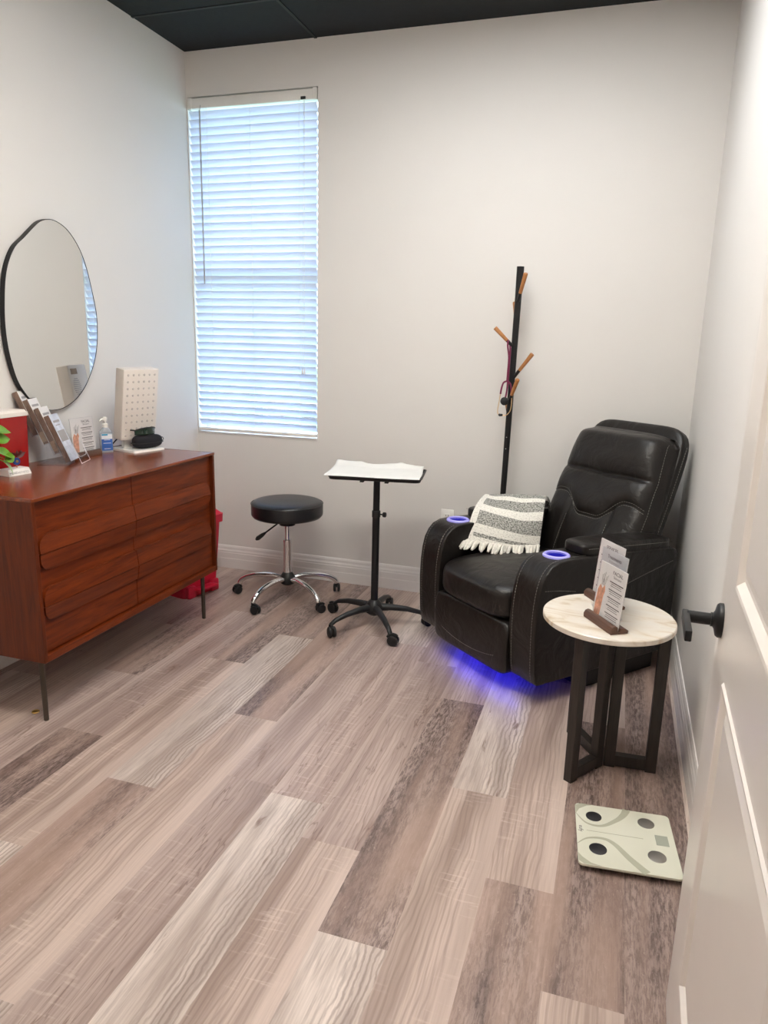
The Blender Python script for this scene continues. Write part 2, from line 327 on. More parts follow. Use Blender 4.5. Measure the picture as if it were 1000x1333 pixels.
# ------------------------------------------------------------------ geometry helpers
class G:
    def __init__(s, mx=None): s.bm = bmesh.new(); s.mx = mx or Matrix(); s.mi = 0
    def raw(s, vs_, fs, mx=None):
        t = s.mx @ mx if mx else s.mx
        v = [s.bm.verts.new(t @ Vector(p)) for p in vs_]; out = []
        for f in fs:
            try:
                q = s.bm.faces.new([v[i] for i in f]); q.material_index = s.mi; out.append(q)
            except ValueError: pass
        return out
    def merge(s, tmp, mx=None):
        tmp.verts.index_update()
        r = s.raw([v.co.copy() for v in tmp.verts], [[v.index for v in f.verts] for f in tmp.faces], mx); tmp.free(); return r
    def box(s, c, sz, bev=0, seg=2, mx=None, rz=0):
        t = bmesh.new(); bmesh.ops.create_cube(t, size=1)
        for v in t.verts: v.co = Vector((v.co.x*sz[0], v.co.y*sz[1], v.co.z*sz[2]))
        if bev: bmesh.ops.bevel(t, geom=t.edges[:], offset=bev, segments=seg, profile=.5, affect='EDGES')
        q = Matrix.Translation(c) @ Matrix.Rotation(rz, 4, 'Z')
        return s.merge(t, (mx @ q) if mx else q)
    def cyl(s, p0, p1, r0, r1=None, n=20, mx=None):
        return s.tube([p0, p1], [r0, r0 if r1 is None else r1], n, mx=mx)
    def tube(s, pts, r, n=8, closed=False, mx=None, caps=True, flat=1):
        pts = [Vector(p) for p in pts]; k = len(pts)
        rs = r if isinstance(r, (list, tuple)) else [r]*k
        vv, ff = [], []; prev = None
        for i, p in enumerate(pts):
            if closed: t = pts[(i+1) % k] - pts[i-1]
            else: t = pts[min(i+1, k-1)] - pts[max(i-1, 0)]
            t.normalize()
            if prev is None:
                a = Vector((0, 0, 1)) if abs(t.z) < .9 else Vector((1, 0, 0)); u = t.cross(a).normalized()
            else: u = (prev - t*prev.dot(t)).normalized()
            prev = u; b = t.cross(u)
            for j in range(n):
                an = 2*PI*j/n; vv.append(p + u*math.cos(an)*rs[i] + b*math.sin(an)*rs[i]*flat)
        m = k if closed else k-1
        for i in range(m):
            for j in range(n):
                a = i*n+j; b_ = i*n+(j+1) % n; c = ((i+1) % k)*n+(j+1) % n; d = ((i+1) % k)*n+j
                ff.append((a, b_, c, d))
        if not closed and caps: ff.append(tuple(range(n))[::-1]); ff.append(tuple((k-1)*n+j for j in range(n)))
        return s.raw(vv, ff, mx)
    def lathe(s, prof, c=(0, 0, 0), n=32, mx=None, cap=True):
        vv, ff = [], []
        for r, z in prof:
            for j in range(n):
                a = 2*PI*j/n; vv.append((c[0]+r*math.cos(a), c[1]+r*math.sin(a), c[2]+z))
        k = len(prof)
        for i in range(k-1):
            for j in range(n): ff.append((i*n+j, i*n+(j+1) % n, (i+1)*n+(j+1) % n, (i+1)*n+j))
        if cap:
            if prof[0][0] > 1e-5: ff.append(tuple(range(n))[::-1])
            if prof[-1][0] > 1e-5: ff.append(tuple((k-1)*n+j for j in range(n)))
        return s.raw(vv, ff, mx)
    def prism(s, out, z0, z1, mx=None):
        n = len(out); vv = [(x, y, z0) for x, y in out] + [(x, y, z1) for x, y in out]
        ff = [tuple(range(n))[::-1], tuple(range(n, 2*n))] + [(i, (i+1) % n, n+(i+1) % n, n+i) for i in range(n)]
        return s.raw(vv, ff, mx)
    def grid(s, nu, nv, fn, mx=None, close_u=False):
        vv = [fn(i/(nu-1), j/(nv-1)) for j in range(nv) for i in range(nu)]
        ff = [(j*nu+i, j*nu+i+1, (j+1)*nu+i+1, (j+1)*nu+i) for j in range(nv-1) for i in range(nu-1)]
        return s.raw(vv, ff, mx)
    def sphere(s, c, r, sc=(1, 1, 1), n=16, mx=None):
        t = bmesh.new(); bmesh.ops.create_uvsphere(t, u_segments=n, v_segments=max(6, n//2), radius=r)
        for v in t.verts: v.co = Vector((v.co.x*sc[0]+c[0], v.co.y*sc[1]+c[1], v.co.z*sc[2]+c[2]))
        return s.merge(t, mx)
    def puff(s, sx, sy, sz, p=5, n=20, fn=None, mx=None):
        """a cushion: a superellipsoid of half sizes sx, sy, sz laid on a cube grid, then moved by fn"""
        t = bmesh.new(); bmesh.ops.create_cube(t, size=2); bmesh.ops.subdivide_edges(t, edges=t.edges[:], cuts=n, use_grid_fill=True)
        for v in t.verts:
            d = v.co; k = (abs(d.x)**p + abs(d.y)**p + abs(d.z)**p)**(1/p); q = Vector((d.x/k*sx, d.y/k*sy, d.z/k*sz))
            v.co = Vector(fn(q)) if fn else q
        return s.merge(t, mx)

def put(name, g, m, parent=None, smooth=35, bevel=0, seg=3, sub=0, loc=None, fix=True):
    me = bpy.data.meshes.new(name)
    if fix: bmesh.ops.recalc_face_normals(g.bm, faces=g.bm.faces[:])
    g.bm.to_mesh(me); g.bm.free()
    for q in (m if isinstance(m, (list, tuple)) else [m]): me.materials.append(M[q] if isinstance(q, str) else q)
    if smooth:
        for p in me.polygons: p.use_smooth = True
        if smooth < 180: me.set_sharp_from_angle(angle=math.radians(smooth))
    o = bpy.data.objects.new(name, me); COL.objects.link(o)
    if parent is not None: o.parent = parent
    if loc is not None: o.location = loc
    if bevel:
        b = o.modifiers.new('edge', 'BEVEL'); b.width = bevel; b.segments = seg; b.limit_method = 'ANGLE'; b.angle_limit = math.radians(40); b.harden_normals = False
    if sub:
        q = o.modifiers.new('sub', 'SUBSURF'); q.levels = sub; q.render_levels = sub
    return o
def tag(o, label, cat, group=None):
    o['label'] = label; o['category'] = cat
    if group: o['group'] = group
    return o
def thing(name, label, cat, loc=(0, 0, 0), rz=0, group=None):
    o = bpy.data.objects.new(name, None); COL.objects.link(o); o.location = loc; o.rotation_euler = (0, 0, rz); o.empty_display_size = .05
    return tag(o, label, cat, group)
def struct(name, g, m, parent=None, **k):
    o = put(name, g, m, parent, **k)
    if parent is None: o['kind'] = 'structure'
    return o
def text(name, s, size, m, parent, mx, ext=.0003, align='LEFT', xs=1):
    c = bpy.data.curves.new(name, 'FONT'); c.body = s; c.size = size; c.align_x = align; c.extrude = ext; c.resolution_u = 3
    t = bpy.data.objects.new('t', c); COL.objects.link(t)
    dg = bpy.context.evaluated_depsgraph_get(); me = bpy.data.meshes.new_from_object(t.evaluated_get(dg))
    bpy.data.objects.remove(t); me.transform(mx @ Matrix.Scale(xs, 4, (1, 0, 0))); me.name = name
    me.materials.clear(); me.materials.append(M[m])
    o = bpy.data.objects.new(name, me); COL.objects.link(o); o.parent = parent; return o
def apply_mods(o):
    dg = bpy.context.evaluated_depsgraph_get(); me = bpy.data.meshes.new_from_object(o.evaluated_get(dg)); me.name = o.name
    o.modifiers.clear(); o.data = me
def curve_pts(ctrl, n=24, closed=False):
    """Catmull-Rom through the control points"""
    P = [Vector(p) for p in ctrl]; out = []; k = len(P)
    segs = k if closed else k-1
    for i in range(segs):
        if closed: a, b, c, d = P[i-1], P[i], P[(i+1) % k], P[(i+2) % k]
        else: a, b, c, d = P[max(i-1, 0)], P[i], P[i+1], P[min(i+2, k-1)]
        m = max(2, n//segs)
        for j in range(m):
            t = j/m
            out.append(.5*((2*b) + (c-a)*t + (2*a-5*b+4*c-d)*t*t + (3*b-3*c+d-a)*t**3))
    if not closed: out.append(P[-1])
    return out
def stitches(g, pts, r=.0011, on=.008, off=.0045, mx=None):
    """a run of thread stitches along a polyline"""
    pts = [Vector(p) for p in pts]; L = [0]
    for a, b in zip(pts, pts[1:]): L.append(L[-1]+(b-a).length)
    def at(s):
        for i in range(len(L)-1):
            if s <= L[i+1]: return pts[i].lerp(pts[i+1], (s-L[i])/max(L[i+1]-L[i], 1e-9))
        return pts[-1]
    s = 0
    while s < L[-1]-on:
        g.tube([at(s), at(s+on/2), at(s+on)], r, 5, mx=mx); s += on+off
def smoothstep(a, b, x):
    t = max(0, min(1, (x-a)/(b-a))); return t*t*(3-2*t)

# ------------------------------------------------------------------ the room
W, H, YF = ROOM_W, ROOM_H, -3.40
T = .14
WX0, WX1, WZ0, WZ1 = .008, .802, .853, 2.735
YH = -5.3               # end of the hallway behind the doorway

def build_floor():
    PW, PL, X0 = .1825, 1.292, .97
    joints = {-5: -.35, -4: -.95, -3: -.20, -2: -.66, -1: -1.227, 0: -2.158, 1: -1.638, 2: -.72, 3: -2.048, 4: -2.213, 5: -2.52, 6: -1.818, 7: -2.195, 8: -2.51, 9: -1.45, 10: -.6}
    # kinds by (row, plank number counted from the joint given above: 0 = the plank beyond it, 1 = the one before it)
    kinds = {(-2, 0): 'dark', (-2, 1): 'knot', (-1, 0): 'dark', (-1, 1): 'mid', (-1, 2): 'light', (0, 0): 'light', (0, 1): 'dark', (0, -1): 'dark', (1, 0): 'dark', (1, 1): 'mid', (1, 2): 'light', (1, -1): 'knot',
             (2, 0): 'mid', (2, 1): 'knot', (2, 2): 'knot', (3, 0): 'knot', (3, 1): 'light', (4, 0): 'knot', (4, 1): 'mid', (4, -1): 'mid', (5, 0): 'dark', (5, 1): 'light', (5, -1): 'knot', (6, 0): 'light', (6, 1): 'mid', (6, -1): 'mid',
             (7, 0): 'mid', (7, 1): 'dark', (7, -1): 'dark', (8, 0): 'dark', (8, 1): 'mid', (8, -1): 'mid', (9, 0): 'dark', (9, 1): 'dark', (-3, 0): 'mid', (-3, 1): 'dark', (-3, 2): 'knot', (-4, 1): 'mid'}
    names = ['light', 'mid', 'dark', 'knot']; rnd = random.Random(3)
    vv, ff, mi, seed, tone, across = [], [], [], [], [], []
    for row in range(-6, 16):
        xa, xb = X0+row*PW, X0+(row+1)*PW
        j = joints.get(row, -.37*row % 1.29 - 1.29)
        for k in range(-4, 6):
            y1, y0 = j+PL*(1-k), j-PL*k
            y0, y1 = max(y0, YH-.1), min(y1, .06)
            if y1 <= y0: continue
            n = len(vv)
            vv += [(xa, y0, 0), (xb, y0, 0), (xb, y1, 0), (xa, y1, 0)]; across += [0, 1, 1, 0]
            ff.append((n, n+1, n+2, n+3))
            kd = kinds.get((row, k)) or rnd.choice(names)
            mi.append(names.index(kd)); seed.append(rnd.random()); tone.append(1.07+rnd.uniform(-.06, .06))
    me = bpy.data.meshes.new('floor'); me.from_pydata(vv, [], ff)
    for q in names: me.materials.append(plank_mat(q))
    me.polygons.foreach_set('material_index', mi)
    for nm, dom, val in (('seed', 'FACE', seed), ('tone', 'FACE', tone), ('across', 'POINT', across)):
        a = me.attributes.new(nm, 'FLOAT', dom); a.data.foreach_set('value', val)
    o = bpy.data.objects.new('floor', me); COL.objects.link(o); o['kind'] = 'structure'
build_floor()

g = G(); g.box((W/2, (YF)/2, H+.05), (W+2*T, -YF+2*T, .10)); ceil = struct('ceiling', g, 'ceiling', smooth=0)
g = G()
g.box((.789, -.85, H-.001), (.016, 1.7, .006)); g.box((.394, -.462, H-.001), (.789, .016, .006)); g.box((.394, -1.68, H-.001), (.789, .016, .006))
put('grid_seam', g, 'seam', ceil, smooth=0)
g = G(); g.box((-T/2, YF/2, H/2), (T, -YF+2*T, H)); struct('wall_left', g, 'wall', smooth=0)
g = G(); g.box((W+T/2, YF/2, H/2), (T, -YF+2*T, H)); struct('wall_right', g, 'wall', smooth=0)
g = G()
g.box(((WX0)/2, T/2, (WZ0+WZ1)/2), (WX0, T, WZ1-WZ0)); g.box(((WX1+W)/2, T/2, (WZ0+WZ1)/2), (W-WX1, T, WZ1-WZ0))
g.box((W/2, T/2, WZ0/2), (W, T, WZ0)); g.box((W/2, T/2, (WZ1+H)/2), (W, T, H-WZ1)); struct('wall_back', g, 'wall', smooth=0)
DX0, DX1, DZ = 1.62, 2.70, 2.07
g = G(); y = YF-.06
g.box((DX0/2, y, H/2), (DX0, .12, H)); g.box(((DX1+W)/2, y, H/2), (W-DX1, .12, H)); g.box(((DX0+DX1)/2, y, (DZ+H)/2), (DX1-DX0, .12, H-DZ)); struct('wall_front', g, 'wall', smooth=0)
# hallway the photograph is taken from
g = G(); ym = (YF-.12+YH)/2; yl = YF-.12-YH
g.box((.35, ym, 1.35), (.1, yl, 2.7)); g.box((3.45, ym, 1.35), (.1, yl, 2.7)); g.box((1.9, YH-.05, 1.35), (3.2, .1, 2.7))
g.box((3.16, YF-.07, 1.35), (.54, .1, 2.7)); struct('wall_hallway', g, 'wall', smooth=0)
g = G(); g.box((1.9, ym, 2.75), (3.2, yl, .1)); struct('ceiling_hallway', g, 'wall', smooth=0)

def baseboard(name, p0, p1, n, h=.1466):
    """profile swept from p0 to p1, n points into the room"""
    prof = [(0, 0), (.015, 0), (.015, .060), (.0135, .066), (.0135, .098), (.0115, .104), (.0115, .112), (.008, .122), (.0075, .136), (.004, h), (0, h)]
    p0, p1, n = Vector(p0), Vector(p1), Vector(n); g = G(); k = len(prof)
    vv = [tuple(p+n*a+Vector((0, 0, b))) for p in (p0, p1) for a, b in prof]
    ff = [tuple(range(k)), tuple(range(k, 2*k))[::-1]] + [(i, (i+1) % k, k+(i+1) % k, k+i) for i in range(k)]
    g.raw(vv, ff); return struct(name, g, 'trim', smooth=0)
baseboard('baseboard_back', (0, 0, 0), (W, 0, 0), (0, -1, 0))
baseboard('baseboard_left', (0, 0, 0), (0, YF, 0), (1, 0, 0))
baseboard('baseboard_right', (W, 0, 0), (W, YF, 0), (-1, 0, 0))
g = G()
for x in (DX0-.03, DX1+.03): g.box((x, YF+.006, DZ/2), (.06, .018, DZ)); 
g.box(((DX0+DX1)/2, YF+.006, DZ+.03), (DX1-DX0+.12, .018, .06)); struct('trim_1', g, 'trim', smooth=0)

# ------------------------------------------------------------------ window, lawn outside
g = G(); yc = .118; x0, x1, z0, z1 = WX0, WX1, WZ0, WZ1; fw = .026
g.box(((x0+x1)/2, yc, z0+fw/2), (x1-x0, .05, fw)); g.box(((x0+x1)/2, yc, z1-fw/2), (x1-x0, .05, fw))
g.box((x0+fw/2, yc, (z0+z1)/2), (fw, .05, z1-z0-2*fw)); g.box((x1-fw/2, yc, (z0+z1)/2), (fw, .05, z1-z0-2*fw))
win = struct('window_1', g, 'vinyl_frame', smooth=0)
g = G(); g.box(((x0+x1)/2, yc-.012, 1.795), (x1-x0-2*fw, .03, .055)); put('meeting_rail', g, 'vinyl_frame', win, smooth=0)
g = G(); g.box(((x0+x1)/2, yc, 1.34), (.022, .022, .88)); put('muntin', g, 'vinyl_frame', win, smooth=0)
for za, zb in ((z0+fw, 1.768), (1.822, z1-fw)):
    g = G(); g.box(((x0+x1)/2, yc+.012, (za+zb)/2), (x1-x0-2*fw, .004, zb-za)); put('pane', g, 'glass', win, smooth=0)
g = G(); g.box(((x0+x1)/2, .045, z0+.004), (x1-x0, .09, .012)); struct('trim_2', g, 'trim', smooth=0)
g = G(); g.box((-2, 16, -.12), (60, 31, .04)); struct('lawn', g, 'lawn', smooth=0)
g = G(); rnd = random.Random(5)
for i in range(40): g.sphere((-9+i*.42+rnd.uniform(-.2, .2), 9.2+rnd.uniform(-.3, .3), .02), rnd.uniform(.16, .34), n=10)
o = put('flower_bed', g, 'flowers'); tag(o, 'blurred strip of pink flowers outside seen through the lowest blind gaps', 'flower bed'); o['kind'] = 'stuff'

def build_blind():
    t = thing('window_blind', 'white venetian blind with closed slats hanging in the window', 'blind', (.405, .0, WZ0))
    hw = (WX1-WX0)/2-.004; top = WZ1-WZ0; yb = .014
    g = G(); g.box((0, .022, top-.034), (2*hw, .052, .052), .003); hr = put('headrail', g, 'white_plastic', t)
    for s in (-1, 1):
        g = G(); g.box((s*(hw-.012), .021, top-.033), (.024, .058, .056), .002); put('bracket', g, 'white_plastic', hr)
    g = G(); g.box((.315, -.007, top-.052), (.026, .010, .014)); put('cord_lock', g, 'black_plastic', hr)
    n = 42; p = (top-.075-.045)/n; tilt = math.radians(57); hd = .0253
    g = G(); rnd = random.Random(2)
    for i in range(n):
        z = .045+p*(i+.5); ti = tilt+rnd.uniform(-.03, .03)
        if i < 6: ti -= .10
        cur = []
        for k in range(5):
            q = (k/4*2-1); d = q*hd; bow = .0022*(1-q*q)
            # room-side edge (d<0, y small) is the higher one
            cur.append((yb+d*math.cos(ti)-bow*math.sin(ti), z-d*math.sin(ti)-bow*math.cos(ti)))
        vv, ff = [], []; th = .0026
        for x in (-hw+.003, hw-.003):
            for (yy, zz) in cur: vv.append((x, yy, zz))
            for (yy, zz) in cur: vv.append((x, yy+th*math.sin(ti), zz+th*math.cos(ti)))
        for k in range(4):
            ff += [(k, k+1, 10+k+1, 10+k), (5+k, 15+k, 15+k+1, 5+k+1), (k, 5+k, 5+k+1, k+1), (10+k, 10+k+1, 15+k+1, 15+k)]
        ff += [(0, 10, 15, 5), (4, 9, 19, 14)]
        g.raw(vv, ff)
    put('slat_panel', g, 'slat', t, smooth=30)
    g = G(); g.box((0, yb, .026), (2*hw-.004, .05, .018), .004); put('bottom_rail', g, 'white_plastic', t)
    for x in (.135-.405, .4027-.405, .6976-.405):
        g = G()
        for yy in (yb-.026, yb+.026): g.tube([(x, yy, .02), (x, yy, top-.06)], .0009, 5)
        put('ladder_cord', g, 'white_plastic', t)
    g = G(); g.tube([(.091-.405, -.016, 1.735-WZ0), (.093-.405, -.016, 2.66-WZ0)], .0042, 8); g.tube([(.093-.405, -.016, 2.655-WZ0), (.093-.405, -.004, 2.69-WZ0)], .002, 6); put('tilt_wand', g, 'vent', t)
    lc = None
    g = G()
    for dx in (-.006, .006): g.tube([(.722-.405+dx, -.014, 1.262-WZ0), (.727-.405+dx*.4, -.010, 2.68-WZ0)], .0011, 5)
    lc = put('lift_cord', g, 'white_plastic', t)
    for dx in (-.007, .007):
        g = G(); g.lathe([(.0022, .030), (.0035, .026), (.0065, .004), (.0062, 0)], (.722-.405+dx, -.014, 1.235-WZ0), 10); put('tassel', g, 'white_plastic', lc)
build_blind()

# ------------------------------------------------------------------ lamps (in the ceiling, out of frame)
def ceiling_lamp(x, y, z, sx, sy, m, label):
    t = thing('ceiling_light', label, 'ceiling light', (x, y, z))
    g = G()
    for s in (-1, 1):
        g.box((s*(sx/2-.012), 0, -.004), (.024, sy, .012)); g.box((0, s*(sy/2-.012), -.004), (sx-.048, .024, .012))
    put('frame', g, 'white_plastic', t, smooth=0)
    g = G(); g.box((0, 0, -.003), (sx-.05, sy-.05, .006)); put('diffuser', g, m, t, smooth=0)
ceiling_lamp(1.86, -1.24, H, 1.19, .59, 'lamp', 'bright flat light panel in the black ceiling near the window wall')
ceiling_lamp(1.72, -2.50, H, 1.19, .59, 'lamp_fill', 'added warm fill light panel in the black ceiling near the door')
ceiling_lamp(1.75, -4.3, 2.70, 1.19, .30, 'hall_lamp', 'warm narrow light panel in the hallway ceiling')

# ------------------------------------------------------------------ door
def build_door():
    DW, DH, th = .914, 2.04, .036
    X = [0, .118, DW-.176, DW]; Z = [0, .214, .860, 1.030, DH-.13, DH]
    g = G()
    def face(y, flip):
        for i in range(3):
            for j in range(5):
                xa, xb, za, zb = X[i], X[i+1], Z[j], Z[j+1]
                if i == 1 and j in (1, 3):
                    rings = [(0, 0), (.004, .004), (.010, .003), (.022, -.007), (.030, -.007), (.052, -.001)]
                    loops = [[(xa+a, b, za+a), (xb-a, b, za+a), (xb-a, b, zb-a), (xa+a, b, zb-a)] for a, b in rings]
                    vv = [(p[0], y+p[1]*flip, p[2]) for l in loops for p in l]; k = len(rings)
                    ff = [(q*4+e, q*4+(e+1) % 4, q*4+4+(e+1) % 4, q*4+4+e) for q in range(k-1) for e in range(4)] + [(4*k-4, 4*k-3, 4*k-2, 4*k-1)]
                    g.raw(vv, ff)
                else: g.raw([(xa, y, za), (xb, y, za), (xb, y, zb), (xa, y, zb)], [(0, 1, 2, 3)])
    face(0, 1); face(-th, -1)
    c = [(0, 0), (DW, 0), (DW, DH), (0, DH)]
    for (xa, za), (xb, zb) in zip(c, c[1:]+c[:1]): g.raw([(xa, 0, za), (xb, 0, zb), (xb, -th, zb), (xa, -th, za)], [(0, 1, 2, 3)])
    bmesh.ops.remove_doubles(g.bm, verts=g.bm.verts[:], dist=1e-5)
    o = struct('door_1', g, 'door', smooth=0)
    o.location = (2.676, -3.369, .012); o.rotation_euler = (0, 0, math.radians(88.5))
    hx, hz = DW-.047, .927
    g = G(); R = Matrix.Translation((hx, 0, hz)) @ Matrix.Rotation(-PI/2, 4, 'X')
    g.lathe([(.033, 0), (.033, .006), (.030, .010), (.018, .013), (.0135, .016), (.0135, .020)], (0, 0, 0), 32, mx=R)
    g.lathe([(.0115, .018), (.0115, .062)], (0, 0, 0), 20, mx=R)
    hnd = put('door_handle', g, 'black_metal', o, smooth=40)
    g = G(); g.box((hx-.046, .064, hz-.001), (.118, .012, .021), .002); put('lever', g, 'black_metal', hnd, smooth=40)
    for z in (.25, 1.75):
        g = G(); g.tube([(-.004, .004, z-.045), (-.004, .004, z+.045)], .007, 10); put('hinge', g, 'black_metal', o)
    g = G(); g.box((DW+.0006, -th/2, hz), (.0014, .026, .06)); put('latch_plate', g, 'black_metal', o, smooth=0)
build_door()

# ------------------------------------------------------------------ outlet, mirror, brass cap
t = thing('wall_outlet', 'white double socket plate low on the wall behind the recliner', 'outlet', (1.604, 0, .455))
g = G(); g.box((0, -.003, 0), (.072, .006, .116), .0025); put('plate', g, 'white_plastic', t)
for z in (-.02, .02):
    g = G(); g.box((0, -.0065, z), (.033, .003, .028), .001); s = put('socket', g, 'white_plastic', t)
    g = G()
    for dx in (-.007, .007): g.box((dx, -.0081, z+.003), (.0025, .0012, .010))
    g.tube([(0, -.0076, z-.008), (0, -.0087, z-.008)], .0026, 8); put('slot', g, 'black_plastic', s)

MIR = [(-1.177, 1.917), (-1.128, 1.918), (-1.071, 1.9), (-1.023, 1.865), (-0.976, 1.808), (-0.94, 1.729), (-0.912, 1.625), (-0.893, 1.528), (-0.895, 1.437), (-0.911, 1.353), (-0.948, 1.269), (-1.008, 1.187), (-1.08, 1.13), (-1.158, 1.098), (-1.22, 1.091), (-1.279, 1.099), (-1.347, 1.133), (-1.4, 1.188), (-1.432, 1.243), (-1.453, 1.317), (-1.465, 1.396), (-1.466, 1.48), (-1.456, 1.577), (-1.439, 1.661), (-1.414, 1.723), (-1.375, 1.781), (-1.32, 1.825), (-1.274, 1.863), (-1.226, 1.899)]
t = thing('wall_mirror', 'pebble-shaped mirror with a thin black rim on the wall above the dresser', 'mirror', (.003, -1.18, 1.5), math.radians(.5))
out = curve_pts([(0, y+1.18, z-1.5) for y, z in MIR], 174, True)
g = G(); n = len(out)
cen = Vector((0, 0, 0))
def ringpt(p, k, x): q = p*k; return (x, q.y, q.z)
vv = [ringpt(p, 1, .0) for p in out] + [ringpt(p, 1, .024) for p in out] + [ringpt(p, .994, .025) for p in out] + [ringpt(p, .992, .0225) for p in out]
g.raw(vv, [(r*n+i, r*n+(i+1) % n, (r+1)*n+(i+1) % n, (r+1)*n+i) for r in range(3) for i in range(n)] + [tuple(range(n))]); put('rim', g, 'black_metal', t, smooth=40)
g = G(); g.raw([ringpt(p, .9925, .0232) for p in out]+[ringpt(p, .9925, .018) for p in out], [tuple(range(n)), tuple(range(n, 2*n))[::-1]] + [(i, (i+1) % n, n+(i+1) % n, n+i) for i in range(n)]); put('mirror_glass', g, 'mirror', t, smooth=0)

g = G(); g.lathe([(.013, 0), (.015, .003), (.013, .0055), (.009, .0055), (.008, .004), (0, .004)], (0, 0, 0), 24)
o = put('brass_cap', g, 'brass', loc=(.43, -1.897, .0)); tag(o, 'small round brass cap lying on the floor beside the near dresser leg', 'cap')

# ------------------------------------------------------------------ dresser
DT, DXF, DYN, DYF = .873, .572, -1.972, -.768
def build_dresser():
    t = thing('dresser', 'orange-brown wooden dresser of six drawers with slim metal legs', 'dresser', (0, 0, 0))
    xb, zb = .014, .2585; ym = (DYN+DYF)/2; ly = DYF-DYN
    g = G()
    g.box(((xb+DXF-.036)/2, ym, (zb+DT)/2-.01), (DXF-.036-xb, ly-.03, DT-zb-.04))
    body = put('carcass', g, 'dresser_side_shaded', t, smooth=0)
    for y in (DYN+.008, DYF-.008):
        g = G(); g.box(((xb+DXF)/2, y, (zb+DT)/2), (DXF-xb, .016, DT-zb), .0015); put('side_panel', g, 'dresser_side_shaded', t, smooth=0)
    g = G(); g.box(((xb+DXF+.002)/2, ym, DT-.006), (DXF+.002-xb, ly+.002, .012), .0015); put('top_panel', g, 'dresser', t, smooth=0)
    g = G(); g.box(((xb+DXF)/2, ym, zb+.013), (DXF-xb, ly-.034, .026), .0012); put('bottom_rail', g, 'dresser_front', t, smooth=0)
    z0, z1 = zb+.029, DT-.015; zs = [z0, .467, .666, z1]
    A0, A1, B0, B1 = .598, .7337, .4067, .534
    ya, yb, yc = DYN+.019, -1.402, DYF-.019
    for s in (-1, 1):
        e0, e1 = (ya, yb-.002) if s < 0 else (yb+.002, yc)
        eo = -1.945 if s < 0 else -.808                      # rounded outer end of the raised pulls
        for i in range(3):
            a, b = zs[i]+.0012, zs[i+1]-.0012
            rec = .006 if i == 1 else 0
            g = G(); g.box((DXF-.026-rec, (e0+e1)/2, (a+b)/2), (.016, e1-e0, b-a), .001); dr = put('drawer', g, 'dresser_front', t, smooth=0)
            def pull(za, zb_, up):
                # half of a stadium: the outer corner rounded, the inner edge cut square at the seam
                r = min(.052, (zb_-za)*.95); pts = []
                yi = e1 if s < 0 else e0
                def Y(v): return v
                sg = -1 if s < 0 else 1
                if up:
                    pts = [(yi, za), (eo, za), (eo, zb_-r)] + [(eo-sg*r*(1-math.cos(a_)), zb_-r+r*math.sin(a_)) for a_ in [q*PI/2/8 for q in range(1, 9)]] + [(yi, zb_)]
                else:
                    pts = [(yi, zb_), (eo, zb_), (eo, za+r)] + [(eo-sg*r*(1-math.cos(a_)), za+r-r*math.sin(a_)) for a_ in [q*PI/2/8 for q in range(1, 9)]] + [(yi, za)]
                k = len(pts); vv, ff = [], []
                xo = DXF-.0005; xi = DXF-.020-rec
                # the grip edge is undercut: the outer face leans out towards the split line
                for (y_, z_) in pts: vv.append((xi, y_, z_))
                for (y_, z_) in pts:
                    d = (zb_-z_)/(zb_-za) if up else (z_-za)/(zb_-za)
                    vv.append((xo-.0105+.0095*d, y_, z_))
                ff = [tuple(range(k)), tuple(range(k, 2*k))[::-1]] + [(q, (q+1) % k, k+(q+1) % k, k+q) for q in range(k)]
                g2 = G(); g2.raw(vv, ff); put('drawer_pull', g2, 'dresser_front', dr, smooth=20)
            if i == 2: pull(.6672, A1, True)
            if i == 1: pull(A0, .6648, False); pull(.4682, B1, True)
            if i == 0: pull(B0, .4658, False)
    for x, y in ((.512, DYN+.042), (.512, DYF-.05), (.08, DYN+.042), (.08, DYF-.05)):
        g = G(); g.tube([(x, y, 0), (x, y, .004), (x, y, zb)], [.0085, .0095, .0105], 14); put('leg', g, 'bronze', t)
build_dresser()

# sharps container
t = thing('sharps_container', 'dark red sharps container with white lid at the near end of the dresser', 'container', (.064, -1.60, DT), 0)
g = G()
def frustum(g, a, b, z0, z1, r=.012, m=4):
    """rounded rectangle loft: a, b = half sizes (x, y) at z0 and z1"""
    def ring(hx, hy, z):
        o = []
        for cx, cy, s in ((hx-r, hy-r, 0), (-hx+r, hy-r, 1), (-hx+r, -hy+r, 2), (hx-r, -hy+r, 3)):
            for q in range(m+1): a_ = s*PI/2+q*PI/2/m; o.append((cx+r*math.cos(a_), cy+r*math.sin(a_), z))
        return o
    A, B = ring(*a, z0), ring(*b, z1); k = len(A)
    return g.raw(A+B, [tuple(range(k))[::-1], tuple(range(k, 2*k))] + [(i, (i+1) % k, k+(i+1) % k, k+i) for i in range(k)])
frustum(g, (.042, .122), (.046, .130), 0, .222); put('body', g, 'dark_red', t)
g = G(); frustum(g, (.049, .134), (.049, .134), .222, .238); frustum(g, (.046, .130), (.042, .124), .238, .247); put('lid', g, 'cream_plastic', t)

